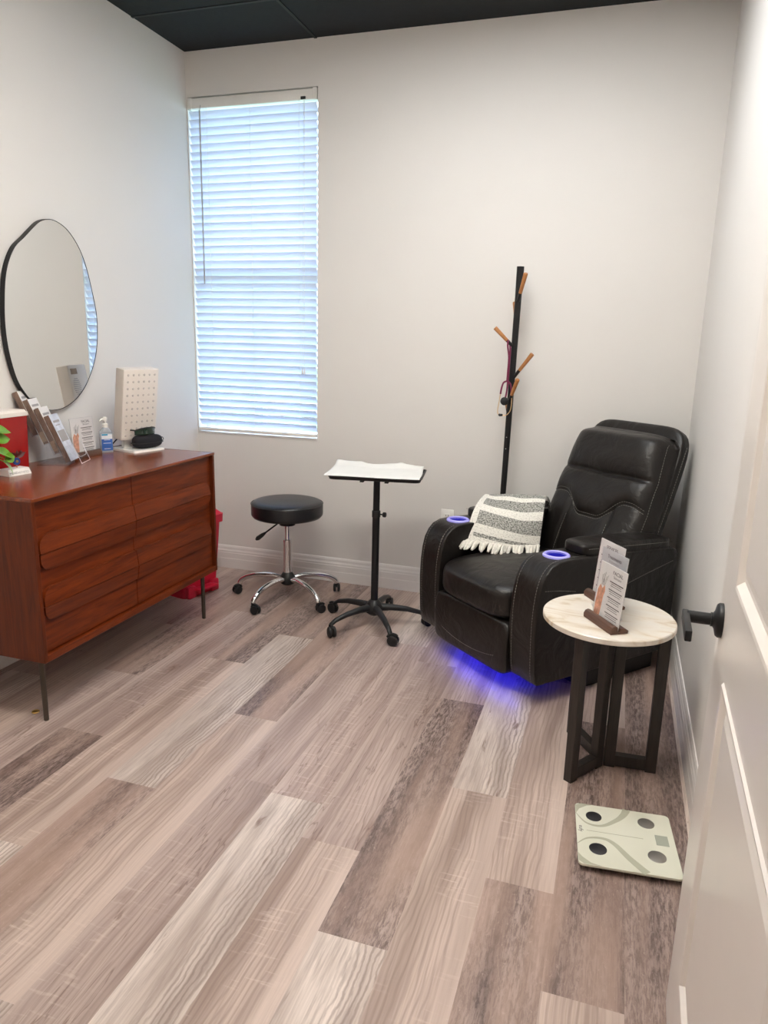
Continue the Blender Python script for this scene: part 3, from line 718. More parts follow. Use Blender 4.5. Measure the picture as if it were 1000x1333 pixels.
# plant at the near end (its pot is outside the photograph)
t = thing('potted_plant', 'green trailing plant whose pointed leaves enter at the left edge', 'plant', (.20, -1.900, DT))
g = G(); g.lathe([(.040, 0), (.052, .075), (.054, .085), (.049, .085), (.046, .07), (0, .07)], (0, 0, 0), 28); pot = put('pot', g, 'pot', t)
g = G(); g.lathe([(0, .078), (.047, .074), (.046, .068), (0, .066)], (0, 0, 0), 20); put('soil', g, 'soil', t)
base = Vector((.20, -1.900, DT))
def leaf(g, p, d, n, L, Wd):
    L, Wd = L*1.2, Wd*1.15
    p, d = Vector(p), Vector(d).normalized(); s = d.cross(Vector(n)).normalized(); up = s.cross(d)
    def fn(u, v):
        wd = Wd*math.sin(PI*min(1, .12+v*.88))**.8*(1-v)**.35*1.25; a = (u*2-1)
        return p + d*(L*v) + s*(a*wd/2) + up*(abs(a)*wd*.22 - L*.22*v*v)
    g.grid(5, 9, fn)
for (p, d, n, L, Wd, m) in [((.185, -1.735, 1.062), (.05, .9, -.03), (.85, -.2, .9), .085, .042, 'leaf'), ((.188, -1.735, 1.026), (.12, .9, .04), (.9, -.3, .55), .070, .040, 'leaf'),
                            ((.200, -1.735, .985), (.15, .9, -.35), (.8, -.3, .8), .078, .036, 'leaf'), ((.205, -1.705, .950), (.1, .95, .1), (.9, -.5, .2), .045, .035, 'leaf'), ((.205, -1.715, .943), (.25, .7, -.85), (.9, .3, .6), .062, .022, 'leaf_pale')]:
    p = Vector(p)-base; g = G(); leaf(g, p, d, n, L, Wd); lf = put('leaf', g, m, t, smooth=180, fix=False)
    g = G(); q = Vector((random.uniform(-.02, .02), random.uniform(-.01, .02), .075)); g.tube(curve_pts([q, (q+p)/2+Vector((-.02, -.01, .05)), p, p+Vector(d)*.01], 12), .0016, 6); put('stem', g, 'leaf', t)

# white block with an ornament
t = thing('desk_ornament', 'small white lettered block carrying a dark red and blue ornament', 'ornament', (.170, -1.628, DT), math.radians(-8))
g = G()
g.raw([(-.034, -.052, 0), (.034, -.052, 0), (.034, .052, 0), (-.034, .052, 0), (-.030, -.048, .026), (.024, -.048, .026), (.024, .048, .026), (-.030, .048, .026)], [(3, 2, 1, 0), (4, 5, 6, 7), (0, 1, 5, 4), (1, 2, 6, 5), (2, 3, 7, 6), (3, 0, 4, 7)]); blk = put('base', g, 'white_plastic', t, smooth=0, bevel=.0012, seg=2)
ax_x = Vector((0, 1, 0)); nrm = Vector((.026, 0, .010)).normalized(); ax_y = nrm.cross(ax_x)
mt = Matrix((ax_x, ax_y, nrm)).transposed().to_4x4(); mt.translation = Vector((.0314, -.046, .0070))
text('lettering', 'MEND', .0135, 'ink', blk, mt); mt2 = mt.copy(); mt2.translation = mt.translation+Vector((0, .038, 0)); text('lettering', 'AESTHETICS', .0112, 'ink_light', blk, mt2, xs=.80)
g = G(); g.tube([(.0, .012, .025), (.0, .012, .062)], .0024, 8); put('stalk', g, 'peach', t)
g = G(); g.lathe([(.006, -.004), (.0145, -.004), (.0155, 0), (.0145, .004), (.006, .004)], (0, 0, 0), 20, mx=Matrix.Translation((.0, .012, .052)) @ Matrix.Rotation(PI/2, 4, 'Y')); put('disc', g, 'blue', t)
g = G(); g.lathe([(0, -.003), (.006, -.003), (.006, .005), (0, .006)], (0, 0, 0), 12, mx=Matrix.Translation((.0, .012, .052)) @ Matrix.Rotation(PI/2, 4, 'Y')); put('hub', g, 'brass', t)
g = G()
for (p, d, L) in [((0, .014, .070), (.2, .85, .35), .038), ((0, .012, .072), (.1, .3, .9), .022), ((0, .008, .072), (.2, -.8, .5), .028), ((0, .030, .078), (.1, .5, .9), .016)]: leaf(g, p, d, (1, .1, .3), L, .017)
put('wing', g, 'wing_red', t, smooth=180, fix=False)

# brochures in their clear rack
th_ = math.radians(22); BR = thing('brochure_rack', 'clear acrylic four-step rack leaning beside the red container', 'rack', (.205, -1.312, DT), th_)
LEAN = math.radians(22)
def lean(x, z): return Matrix.Translation((x, 0, z)) @ Matrix.Rotation(-LEAN, 4, 'Y')
TIER = [(-.012, .012, .215), (-.056, .052, .205), (-.100, .092, .200), (-.142, .130, .195)]
g = G()
for (x, z, h) in TIER:
    mx = lean(x, z)
    g.box((-.020, 0, h*.42), (.003, .112, h*.84), mx=mx); g.box((.013, 0, .035), (.003, .112, .070), mx=mx); g.box((-.004, 0, .0), (.036, .112, .003), mx=mx)
    for s in (-1, 1): g.box((-.004, s*.0555, .05), (.034, .003, .10), mx=mx)
put('pocket', g, 'acrylic', BR, smooth=0)
mx = lean(.030, .004); U = [(.012, -.056, .092), (.012, -.056, .060), (.012, -.046, .036), (.012, -.030, .030), (.012, .030, .030), (.012, .046, .036), (.012, .056, .060), (.012, .056, .092)]
g = G(); g.tube(curve_pts(U, 42), .0012, 6, mx=mx); g.tube([(.012, -.056, 0), (.012, -.056, .092)], .0010, 6, mx=mx); g.tube([(.012, .056, 0), (.012, .056, .092)], .0010, 6, mx=mx); g.tube([(.012, -.056, .001), (.012, .056, .001)], .0016, 6, mx=mx)
put('edge_highlight', g, 'acrylic_edge_glint', BR)  # pale tubes paint the bright highlights along the clear pocket's edges
g = G(); g.box((.012, 0, .016), (.002, .112, .032), mx=mx); put('pocket', g, 'acrylic', BR, smooth=0)
g = G(); g.raw([(-.150, -.0575, 0), (.024, -.0575, 0), (.006, -.0575, .03), (-.140, -.0575, .125), (-.150, -.0575, .125)], [(0, 1, 2, 3, 4)]); g.raw([(-.150, .0575, 0), (.024, .0575, 0), (.006, .0575, .03), (-.140, .0575, .125), (-.150, .0575, .125)], [(0, 1, 2, 3, 4)])
put('side_wall', g, 'acrylic', BR, smooth=0, fix=False)
g = G(); g.box((-.062, 0, .0015), (.176, .118, .003)); put('foot', g, 'acrylic', BR, smooth=0)
rot = Matrix.Translation((.205, -1.312, DT)) @ Matrix.Rotation(th_, 4, 'Z')
DESC = ['lowest brochure stack with a blue-white cover at the front of the clear rack', 'brochure stack on the second step up of the clear rack', 'brochure stack on the third step up of the clear rack', 'brochure stack on the topmost step of the clear rack beside the mirror']
for i, (x, z, h) in enumerate(TIER):
    o = thing('brochure_stack', DESC[i], 'brochures', (.205, -1.312, DT), th_, 'brochures in the clear rack')
    mx = lean(x, z)
    g = G(); g.box((-.005, 0, .003+h/2), (.022, .098, h), mx=mx); put('pages', g, 'brochure_side', o, smooth=0)
    g = G(); g.box((.0065, 0, .003+h/2), (.0009, .098, h), mx=mx); cv = put('cover', g, 'brochure_front' if i == 0 else 'card', o, smooth=0)
    g = G()
    g.box((.0071, 0, h*.86), (.0004, .07, .010), mx=mx); g.box((.0071, 0, h*.78), (.0004, .05, .004), mx=mx); g.box((.0071, 0, h*.55), (.0004, .08, .05), mx=mx)
    put('printing', g, 'ink_light', cv, smooth=0)
    g = G(); g.box((-.005, 0, .003+h*.16), (.0226, .0986, h*.22), mx=mx); put('band', g, 'brochure_tan' if i in (1, 2) else 'brochure_side', o, smooth=0)

def card_print(parent, cw, ch, pic=True, title='FACIAL', grey=False, sub='Skincare'):
    """local card frame: x across, z up, front is -y; lower left corner of the card at (-cw/2, z0)"""
    F = lambda x, z: Matrix.Translation((x, -.0018, z)) @ Matrix.Rotation(PI/2, 4, 'X')
    if pic:
        g = G(); rnd = random.Random(3)
        out = [(-cw/2+.004, .012), (-cw*.26, .004), (-cw*.22, .08), (-cw*.18, ch*.52), (-cw*.22, ch*.62), (-cw*.30, ch*.54), (-cw*.38, ch*.60), (-cw*.45, ch*.50), (-cw*.47, ch*.3)]
        k = len(out); g.raw([(x, -.0014, z) for x, z in out]+[(x, -.0019, z) for x, z in out], [tuple(range(k)), tuple(range(k, 2*k))[::-1]]+[(i, (i+1) % k, k+(i+1) % k, k+i) for i in range(k)])
        put('picture', g, 'peach', parent, smooth=0)
        g = G()
        for i in range(5): g.tube([(-cw*.34+.004*i, -.0017, ch*.60), (-cw*.36+.008*i, -.0017, ch*(.78+.03*(i % 3)))], .0007, 5)
        g.sphere((-cw*.29, -.0012, ch*.68), .006, (.8, .15, 1.2), 10); put('sprig', g, 'ink_light', parent)
        x0, x1 = -cw*.08, cw*.44
    else: x0, x1 = -cw*.42, cw*.42
    text('lettering', title, cw*.115, 'ink', parent, F((x0+x1)/2, ch*.865), align='CENTER', ext=.0002)
    text('lettering', sub, cw*.085, 'ink_light', parent, F((x0+x1)/2, ch*.80), align='CENTER', ext=.0002)
    g = G(); rnd = random.Random(11); z = ch*.73
    while z > ch*.08:
        for q in range(3):
            if z < ch*.06: break
            wd = (x1-x0)*(.95 if q == 0 else rnd.uniform(.6, .9)); g.box(((x0+x1)/2, -.0016, z), (wd, .0004, .0034 if q == 0 else .0018)); z -= ch*.034
        z -= ch*.035
    put('printed_lines', g, 'ink', parent, smooth=0)

def menu_sign(label, loc, rz, cw=.150, ch=.190, style='walnut', pic=True, title='FACIAL', sub='Skincare', cardm='card', group=None, lean_=math.radians(5), bw=.165):
    t = thing('menu_sign', label, 'sign', loc, rz, group)
    if style == 'walnut':
        g = G()
        pr = [(-.030, 0), (-.024, 0), (-.004, 0), (-.004, .010), (-.006, .024), (-.016, .027), (-.025, .024), (-.031, .014)]
        for pts in (pr, [(.004, 0), (.032, 0), (.034, .010), (.022, .017), (.006, .017), (.003, .010)], [(-.005, 0), (.005, 0), (.005, .007), (-.005, .007)]):
            k = len(pts); vv = [(s*bw/2, y, z) for s in (-1, 1) for y, z in pts]
            g.raw(vv, [tuple(range(k)), tuple(range(k, 2*k))[::-1]]+[(i, (i+1) % k, k+(i+1) % k, k+i) for i in range(k)])
        put('base', g, 'walnut', t, smooth=50, bevel=.0015, seg=2)
    else:
        g = G(); g.box((0, .002, .002), (cw+.006, .026, .004)); put('base', g, 'acrylic', t, smooth=0)
    mx = Matrix.Translation((0, 0, .0075)) @ Matrix.Rotation(-lean_, 4, 'X')
    piv = bpy.data.objects.new('card', bpy.data.meshes.new('card'))
    g = G(); g.box((0, 0, ch/2), (cw, .0026, ch)); me = piv.data; g.bm.to_mesh(me); g.bm.free(); me.materials.append(M[cardm]); COL.objects.link(piv); piv.parent = t; piv.matrix_local = mx
    card_print(piv, cw, ch, pic, title, sub=sub)
    g = G(); g.box((0, -.0028, ch/2), (cw+.004, .0012, ch+.003)); g.box((0, .0024, ch/2), (cw+.004, .0012, ch+.003))
    o = put('acrylic_sheet', g, 'acrylic', t, smooth=0); o.matrix_local = mx
    return t
# rz: local -y is the front.  Facing +x means rz = 90 degrees
menu_sign('printed facial menu on a wooden base between brochure rack and sanitizer', (.105, -1.135, DT), math.radians(88), .145, .172, bw=.155)

# sanitizer
t = thing('sanitizer_bottle', 'clear hand sanitizer pump bottle with a blue label', 'bottle', (.105, -.985, DT), math.radians(-38))
g = G(); frustum(g, (.019, .030), (.019, .030), 0, .098, .012); frustum(g, (.019, .030), (.012, .012), .098, .122, .0119); put('bottle', g, 'gel', t)
g = G(); g.box((.0195, 0, .050), (.0012, .050, .082), .0005); lb = put('label', g, 'label_blue', t, smooth=0)
g = G(); g.box((.0200, 0, .078), (.0010, .0502, .026)); put('label_top', g, 'label_white', lb, smooth=0)
g = G(); g.box((.0205, -.010, .086), (.0008, .028, .008)); g.box((.0205, .012, .089), (.0008, .024, .0016)); put('label_badge', g, 'label_teal', lb, smooth=0)
g = G()
for z, wd in ((.066, .034), (.061, .028), (.045, .036), (.018, .03)): g.box((.0205, 0, z), (.0006, wd, .0022))
put('printed_lines', g, 'label_white', lb, smooth=0)
g = G(); g.lathe([(.0135, .120), (.0135, .136), (.009, .139), (.005, .141), (.005, .150), (.011, .152), (.012, .165), (.009, .170), (0, .171)], (0, 0, 0), 20); pm = put('pump', g, 'white_plastic', t)
g = G(); g.tube([(0, 0, .160), (.012, -.020, .160), (.018, -.030, .153)], [.005, .004, .003], 8); put('nozzle', g, 'white_plastic', pm)

# LED panel
def build_led():
    an = math.radians(-16.0); t = thing('light_panel', 'cream light therapy panel dotted with round lenses on the dresser', 'light panel', (.188, -.856, DT), an)
    g = G(); frustum(g, (.098, .094), (.096, .092), 0, .010, .012); put('stand_base', g, 'white_plastic', t)
    tl = math.radians(9); mx = Matrix.Translation((-.018, 0, .058)) @ Matrix.Rotation(tl, 4, 'Y')
    Wd, Hh, D = .206, .350, .062
    g = G(); g.box((0, 0, Hh/2), (D, Wd, Hh), .005, 3, mx=mx); hs = put('housing', g, 'cream_plastic', t, smooth=40)
    for r in range(10):
        for c in range(6):
            y, z = (c-2.5)*.0310, .024+r*.0332
            g = G(); g.sphere((D/2, y, z), .0058, (.5, 1, 1), 10, mx=mx); put('lens', g, 'lens', hs, smooth=180)
    g = G()
    for i in range(9):
        q = (i-4)/4.5; wd = .05*math.sqrt(1-q*q); g.box((-D/2-.0006, -.040, .205+i*.0095), (.002, 2*wd*.8, .004), mx=mx)
    put('vent', g, 'vent', hs, smooth=0)
    g = G(); g.box((-D/2-.0006, -.045, .318), (.0016, .070, .028), mx=mx); nb = put('rating_label', g, 'brochure_tan', hs, smooth=0)
    g = G(); g.box((-.035, 0, .045), (.020, .12, .075), .003); put('bracket', g, 'vinyl_frame', t)
    g = G(); g.tube(curve_pts([(-.035, -.070, .070), (-.040, -.090, .055), (-.06, -.105, .030), (-.085, -.13, .005), (-.09, -.16, .004)], 20), .0032, 8); put('power_cord', g, 'cable', t)
build_led()

# glasses case and glasses
an = math.radians(74); t = thing('glasses_case', 'black zipped glasses case on the white foot of the light panel', 'case', (.236, -.840, DT+.010), an)
g = G(); g.puff(.083, .038, .034, 3.0, 12, lambda q: (q.x, q.y*(1-.1*(q.x/.08)**2), q.z+.034)); put('shell', g, 'black_fabric', t, smooth=180)
g = G(); g.tube([(.0845*math.copysign(abs(math.cos(a))**.6, math.cos(a)), .0392*math.copysign(abs(math.sin(a))**.6, math.sin(a)), .028) for a in [i*2*PI/48 for i in range(48)]], .002, 6, True); put('zipper', g, 'black_plastic', t)
g = G(); g.tube(curve_pts([(.082, .0, .036), (.090, .004, .045), (.099, .002, .043), (.099, -.002, .034), (.090, -.004, .031)], 20, True), .0018, 6); put('carabiner', g, 'black_metal', t)
t = thing('safety_glasses', 'dark green wraparound safety glasses resting on the black case', 'glasses', (.232, -.850, DT+.0775), math.radians(80))
g = G()
def gl(u, v):
    a = (u*2-1); x = a*.068; y = -.030+.030*abs(a)**2.4; hh = .036*(1-.35*abs(a)**3) * (1-.35*math.exp(-(a/.12)**2) if v < .5 else 1)
    return (x, y, .002+v*hh*1.0+(1-v)*(.030-hh)*.3)
g.grid(33, 6, gl); lensf = put('lens', g, 'green_lens', t, smooth=180, fix=False); m_ = lensf.modifiers.new('thick', 'SOLIDIFY'); m_.thickness = .002
g = G(); g.tube([gl(i/32, 1) for i in range(33)], .0026, 8); put('brow_bar', g, 'black_plastic', t)
for s in (-1, 1):
    g = G(); g.tube([(s*.068, .001, .026), (s*.066, .03, .026), (s*.058, .07, .020), (s*.030, .075, .008)], [.004, .0035, .003, .0025], 8); put('temple', g, 'black_plastic', t)

# red pedal bin
t = thing('step_bin', 'red plastic pedal bin in the corner behind the dresser', 'bin', (.190, -.470, 0), math.radians(-14))
g = G(); frustum(g, (.115, .125), (.140, .150), .0, .405, .03)
g.box((.118, .088, .035), (.04, .06, .07), .01); g.box((.118, -.088, .035), (.04, .06, .07), .01); put('body', g, 'red_plastic', t)
g = G(); frustum(g, (.152, .162), (.154, .164), .405, .452, .03); frustum(g, (.150, .160), (.128, .138), .452, .474, .028); put('lid', g, 'red_plastic', t)
g = G(); g.box((.150, .0, .050), (.055, .150, .014), .005); g.box((.120, 0, .040), (.03, .09, .018), .004); put('pedal', g, 'red_plastic', t)

# ------------------------------------------------------------------ casters, stool, tray cart
def caster(parent, x, y, ang, htop, wr=.024, matw='black_plastic', big=False):
    """twin-wheel caster: stands at (x, y) under htop; ang = rolling direction"""
    d = Vector((math.cos(ang), math.sin(ang), 0)); s = Vector((-d.y, d.x, 0)); off = d*.016
    g = G(); c = Vector((x, y, wr))+off
    for k in (-1, 1):
        a = c+s*(k*.004); b = c+s*(k*.020)
        g.tube([a, a+s*(k*.003), b-s*(k*.004), b], [wr*.9, wr, wr, wr*.75], 22)
    cs = put('caster', g, matw, parent, smooth=40)
    g = G(); pts = [c+Vector((0, 0, 0))+(-d*math.cos(a)+Vector((0, 0, 1))*math.sin(a))*(wr+.004) for a in [q*PI/8 for q in range(1, 7)]]
    g.tube(pts, .0075, 8); g.tube([Vector((x, y, wr+.010)), Vector((x, y, htop))], .0065, 10); g.tube([Vector((x, y, htop-.016)), Vector((x, y, htop))], .011, 12)
    put('hood', g, matw, cs, smooth=40); return cs

def build_stool():
    cx, cy = .785, -.378
    t = thing('rolling_stool', 'round black stool on a chrome five-legged rolling base', 'stool', (cx, cy, 0))
    g = G(); R = .197
    prof = [(0, .474), (R-.03, .474), (R-.010, .479), (R-.001, .490), (R, .500), (R, .540), (R-.002, .552), (R-.012, .562), (R-.035, .568), (R-.08, .572), (0, .574)]
    g.lathe(prof, n=64); st = put('seat', g, 'black_vinyl', t, smooth=50)
    g = G(); g.tube([(R*math.cos(a)*1.001, R*math.sin(a)*1.001, .553) for a in [i*2*PI/72 for i in range(72)]], .0022, 6, True); put('piping', g, 'black_vinyl', st)
    g = G(); g.box((0, 0, .463), (.13, .13, .020), .004); g.lathe([(.045, .430), (.045, .455), (.06, .460)], n=20); put('seat_plate', g, 'black_plastic', t)
    g = G(); g.lathe([(.014, .150), (.014, .44)], n=20); put('piston', g, 'chrome', t)
    g = G(); g.lathe([(.0235, .10), (.0235, .330), (.0245, .332), (.0245, .345), (.018, .347)], n=24); put('column', g, 'chrome', t)
    g = G(); g.lathe([(.030, .085), (.042, .095), (.044, .125), (.034, .142), (.026, .155)], n=24); put('hub', g, 'black_plastic', t)
    g = G(); a = Vector((-.02, -.05, .455)); b = Vector((-.105, -.075, .385)); g.tube([a, b], .0045, 8); lv = put('height_lever', g, 'black_metal', t)
    g = G(); d = (b-a).normalized(); g.tube([b-d*.01, b+d*.012, b+d*.045, b+d*.058], [.006, .011, .013, .006], 12); put('grip', g, 'black_plastic', lv)
    a0 = math.atan2(-.656-cy, .719-cx)
    for i in range(5):
        a = a0+i*2*PI/5; d = Vector((math.cos(a), math.sin(a), 0)); R2 = .293
        g = G(); P = lambda r, z: d*r+Vector((0, 0, z))
        g.tube(curve_pts([P(.03, .118), P(.10, .128), P(.18, .122), P(.245, .103), P(.283, .078), P(R2, .058)], 20), [.0155]*3+[.0145]*17+[.0135], 14); put('leg', g, 'chrome', t)
        caster(t, d.x*R2, d.y*R2, a0+PI/2+i*1.1, .062)
build_stool()

def build_cart():
    cx, cy = 1.37, -.58; rz = math.radians(10)
    t = thing('tray_cart', 'black metal tray stand on a five-legged rolling base', 'tray stand', (cx, cy, 0))
    g = G(); g.lathe([(.0185, .10), (.0185, .60)], n=20); g.lathe([(.0165, .59), (.0165, .775)], n=20); put('column', g, 'black_metal', t)
    g = G(); g.lathe([(.020, .575), (.0215, .578), (.0215, .606), (.019, .610)], n=20); put('collar', g, 'black_plastic', t)
    g = G(); g.tube([(.018, 0, .592), (.036, -.002, .592)], .004, 8); g.tube([(.034, -.002, .592), (.038, -.002, .592), (.050, -.003, .592), (.053, -.003, .592)], [.008, .013, .013, .009], 10); put('clamp_knob', g, 'black_plastic', t)
    g = G(); g.lathe([(.026, .06), (.045, .075), (.047, .105), (.033, .128), (.022, .14)], n=24); put('hub', g, 'black_plastic', t)
    a0 = math.radians(234)
    for i in range(5):
        a = a0+i*2*PI/5; d = Vector((math.cos(a), math.sin(a), 0)); s = Vector((-d.y, d.x, 0)); g = G()
        prof = [(.02, .112, .030, .042), (.09, .112, .024, .034), (.17, .104, .020, .028), (.235, .088, .018, .024), (.265, .070, .017, .022), (.272, .055, .014, .014)]
        vv, ff = [], []
        for r, z, hw, th in prof:
            hw *= .72
            for k in range(10):
                q = 2*PI*k/10; vv.append(d*r+s*(hw*math.cos(q))+Vector((0, 0, z-.012+th*.5*math.sin(q))))
        for r in range(len(prof)-1):
            for k in range(10): ff.append((r*10+k, r*10+(k+1) % 10, (r+1)*10+(k+1) % 10, (r+1)*10+k))
        ff += [tuple(range(10))[::-1], tuple(range(50, 60))]
        g.raw(vv, ff); put('leg', g, 'black_plastic', t, smooth=50)
        caster(t, d.x*.262, d.y*.262, a0+1.3+i*.9, .062, .027)
    ty = .035
    mx = Matrix.Rotation(rz, 4, 'Z') @ Matrix.Translation((0, ty, 0))
    g = G(mx); hw, hd = .228, .150
    def rr(hx, hy, r, z, m=5):
        o = []
        for x, y, s in ((hx-r, hy-r, 0), (-hx+r, hy-r, 1), (-hx+r, -hy+r, 2), (hx-r, -hy+r, 3)):
            for q in range(m+1): a = s*PI/2+q*PI/2/m; o.append((x+r*math.cos(a), y+r*math.sin(a), z))
        return o
    L = [rr(hw-.02, hd-.02, .02, .775), rr(hw-.006, hd-.006, .028, .778), rr(hw, hd, .03, .792), rr(hw+.004, hd+.004, .032, .794), rr(hw+.004, hd+.004, .032, .797), rr(hw-.003, hd-.003, .028, .796), rr(hw-.010, hd-.010, .026, .782), rr(hw-.02, hd-.02, .02, .779)]
    k = len(L[0]); vv = [p for l in L for p in l]
    g.raw(vv, [(r*k+i, r*k+(i+1) % k, (r+1)*k+(i+1) % k, (r+1)*k+i) for r in range(len(L)-1) for i in range(k)]+[tuple(range(k))[::-1], tuple(range(7*k, 8*k))]); put('tray', g, 'black_metal', t, smooth=40)
    for s in (-1, 1):
        g = G(mx); g.box((s*.06, -ty, .771), (.02, .20, .006), .002); put('tray_bracket', g, 'black_metal', t)
    # paper liner
    o = thing('tray_liner', 'white paper sheet lying loose on the black tray', 'paper', (cx, cy, .78))
    g = G(mx)
    def fn(u, v):
        x = -.232+.452*u; y = -.152+.300*v
        z = .0215 + .004*math.sin(u*9)*math.sin(v*3.2) + .022*smoothstep(.80, 1, v)*(.75+.25*math.sin(u*11)) + .010*smoothstep(.12, 0, u)*v - .004*smoothstep(.06, 0, v)
        z += .005*math.exp(-((u-.28)/.05)**2)*v + .006*math.exp(-((u-.74)/.03)**2)*smoothstep(.5, 1, v)
        return (x-.012*(1-v)*(1-u)+.004*math.sin(v*5), y+.004*math.sin(u*7), z)
    g.grid(41, 25, fn); s_ = put('sheet', g, 'paper', o, smooth=180, fix=False); m_ = s_.modifiers.new('thick', 'SOLIDIFY'); m_.thickness = .0012
build_cart()

# ------------------------------------------------------------------ recliner
RA = math.atan2(-.65, .76); RO = Vector((1.947, -.931, 0))
def chair(x, y, z): return RO + Vector((math.cos(RA)*x - math.sin(RA)*y, math.sin(RA)*x + math.cos(RA)*y, z))
ARM = [(.018, .095), (.004, .110), (-.006, .16), (-.012, .25), (-.015, .34), (-.013, .42), (-.006, .48), (.006, .53), (.025, .565), (.052, .592), (.09, .606), (.15, .610), (.30, .606), (.50, .596), (.70, .585), (.78, .578), (.805, .565), (.815, .54), (.82, .40), (.82, .105), (.81, .095)]
BT = Vector((0, .398, .917)); BN = Vector((0, -.917, .398)); B0 = Vector((0, .635, .415))
def back_front(x, tt, raise_=0):
    """point on the padded front of the back: x across (-1..1), tt up (0..1)"""
    L = .675; a = abs(x)
    hw = .292 - .030*tt**3 + .010*math.sin(PI*tt) - .025*smoothstep(.94, 1, tt)**2
    seam = .335 + .145*smoothstep(.16, .62, a) - .03*smoothstep(.72, 1, a)       # the curved seam above the lower pads
    crease = .655 + .012*a
    ed = 1-a**5
    n = .070*(1-a**14) - .012*a*a
    if tt > crease: n += .036*ed*math.sin(PI*min(1, (tt-crease)/(1.04-crease)))**.7
    elif tt > seam: n += .026*ed*math.sin(PI*(tt-seam)/(crease-seam))**.7
    else: n += .012*ed*math.sin(PI*min(1, tt/seam*.85+.15))**.8 - .008*math.exp(-((a-.42)/.05)**2)
    n -= .010*math.exp(-((tt-crease)/.012)**2)*ed + .005*math.exp(-((tt-seam)/.012)**2)*ed
    n -= .045*smoothstep(.90, 1.0, tt)**2
    p = B0 + BT*(L*tt) + BN*(n+raise_); p.x = x*hw; return p
def build_recliner():
    t = thing('recliner', 'black leather power recliner with lit cup holders and a blue underglow', 'recliner', RO, RA)
    g = G(); g.box((0, .54, .062), (.60, .44, .124)); put('base', g, 'black_plastic', t, smooth=0)
    for s in (-1, 1):
        g = G(); g.box((s*.335, .56, .055), (.06, .42, .11)); put('side_glow_blocker', g, 'black_plastic', t, smooth=0)  # unseen boxes added under the arms to hold back the blue glow
    g = G(); g.box((0, .44, .205), (.495, .62, .19)); put('inner_glow_blocker', g, 'black_plastic', t, smooth=0)  # unseen block added between the arms so the glow cannot leak upward
    arms = {}
    for s in (-1, 1):
        c = s*.327; hw = .078
        g = G(); vv = [(x, y, z) for x in (c-hw, c+hw) for y, z in ARM]; k = len(ARM)
        g.raw(vv, [tuple(range(k)), tuple(range(k, 2*k))[::-1]]+[(i, (i+1) % k, k+(i+1) % k, k+i) for i in range(k)])
        a = put('arm', g, 'leather', t, smooth=180, bevel=.020, seg=5)
        apply_mods(a)
        cut = G(); cut.lathe([(.042, .54), (.042, .66)], (c, .145, 0), 32); co = put('cut', cut, 'cup_dark', t, smooth=0)
        b = a.modifiers.new('hole', 'BOOLEAN'); b.operation = 'DIFFERENCE'; b.object = co; b.solver = 'EXACT'
        apply_mods(a); bpy.data.objects.remove(co)
        for p in a.data.polygons: p.use_smooth = True
        a.data.set_sharp_from_angle(angle=math.radians(40)); arms[s] = a
        g = G(); g.lathe([(.040, .6075), (.0415, .6135), (.045, .617), (.050, .617), (.0545, .613), (.055, .607)], (c, .145, 0), 40, cap=False); r = put('cup_ring', g, 'ring_blue', a)
        g = G(); g.lathe([(.0405, .612), (.0400, .595), (.0395, .585)], (c, .145, 0), 36, cap=False); put('cup_light', g, 'cup_blue', r)
        g = G(); g.lathe([(.0396, .586), (.037, .545), (0, .545)], (c, .145, 0), 36, cap=False); put('cup_liner', g, 'cup_dark', r)
        # padded top at the back of the arm
        g = G(); g.puff(.072, .275, .030, 6, 14, lambda q: (q.x+c, q.y+.512, q.z+.629-.035*((q.y+.275)/.55)))
        pd = put('arm_pad', g, 'leather', t, smooth=180)
        g = G(); stitches(g, [(c+s*.0735, .512+y, .640-.035*((y+.275)/.55)) for y in [-.262+i*.02 for i in range(27)]]); put('stitching', g, 'stitch', pd)
        # stitching on the arm
        g = G(); off = .0012
        def along(x, i0=1, i1=13, dx=0):
            P = []
            for i in range(i0, i1):
                y, z = ARM[i]; ty = Vector((ARM[i+1][0]-ARM[i-1][0], ARM[i+1][1]-ARM[i-1][1])); nn = Vector((-ty.y, ty.x)).normalized(); P.append((x, y+nn.x*off, z+nn.y*off))
            return curve_pts(P, 60)
        stitches(g, along(c+s*.056)); stitches(g, along(c-s*.057, 1, 11))
        if s == 1:
            xs = c+hw+off
            stitches(g, curve_pts([(xs, .02, .500), (xs, .10, .490), (xs, .20, .470)], 20)); stitches(g, curve_pts([(xs, .35, .420), (xs, .55, .470), (xs, .79, .520)], 30))
        put('stitching', g, 'stitch', a)
    # seat
    g = G()
    def seat(q):
        x, y, z = q
        crown = .020*(1-(x/.26)**2)*(1-(y/.33)**2) if z > 0 else 0
        return (x, y+.30, z+.386+crown-.012*smoothstep(.0, -.3, -y)*(1 if z > 0 else 0))
    g.puff(.262, .350, .088, 4.6, 24, seat); se = put('seat', g, 'leather', t, smooth=180)
    g = G(); g.puff(.256, .042, .118, 9, 22, lambda q: (q.x, q.y+.018-.010*math.sin(PI*(q.z+.115)/.23), q.z+.197)); fr = put('footrest', g, 'leather', t, smooth=180)
    g = G(); stitches(g, curve_pts([(x, -.0345+.010*abs(x/.23)**6, .158-.022*(1-(x/.235)**2)*1.2+.012*(x/.235)**2) for x in [-.228+i*.024 for i in range(20)]], 60)); put('stitching', g, 'stitch', fr)
    # back
    g = G(); nu, nv = 61, 81
    vv, ff = [], []
    for j in range(nv):
        for i in range(nu): vv.append(back_front(i/(nu-1)*2-1, j/(nv-1)))
    for j in range(nv-1):
        for i in range(nu-1): ff.append((j*nu+i, j*nu+i+1, (j+1)*nu+i+1, (j+1)*nu+i))
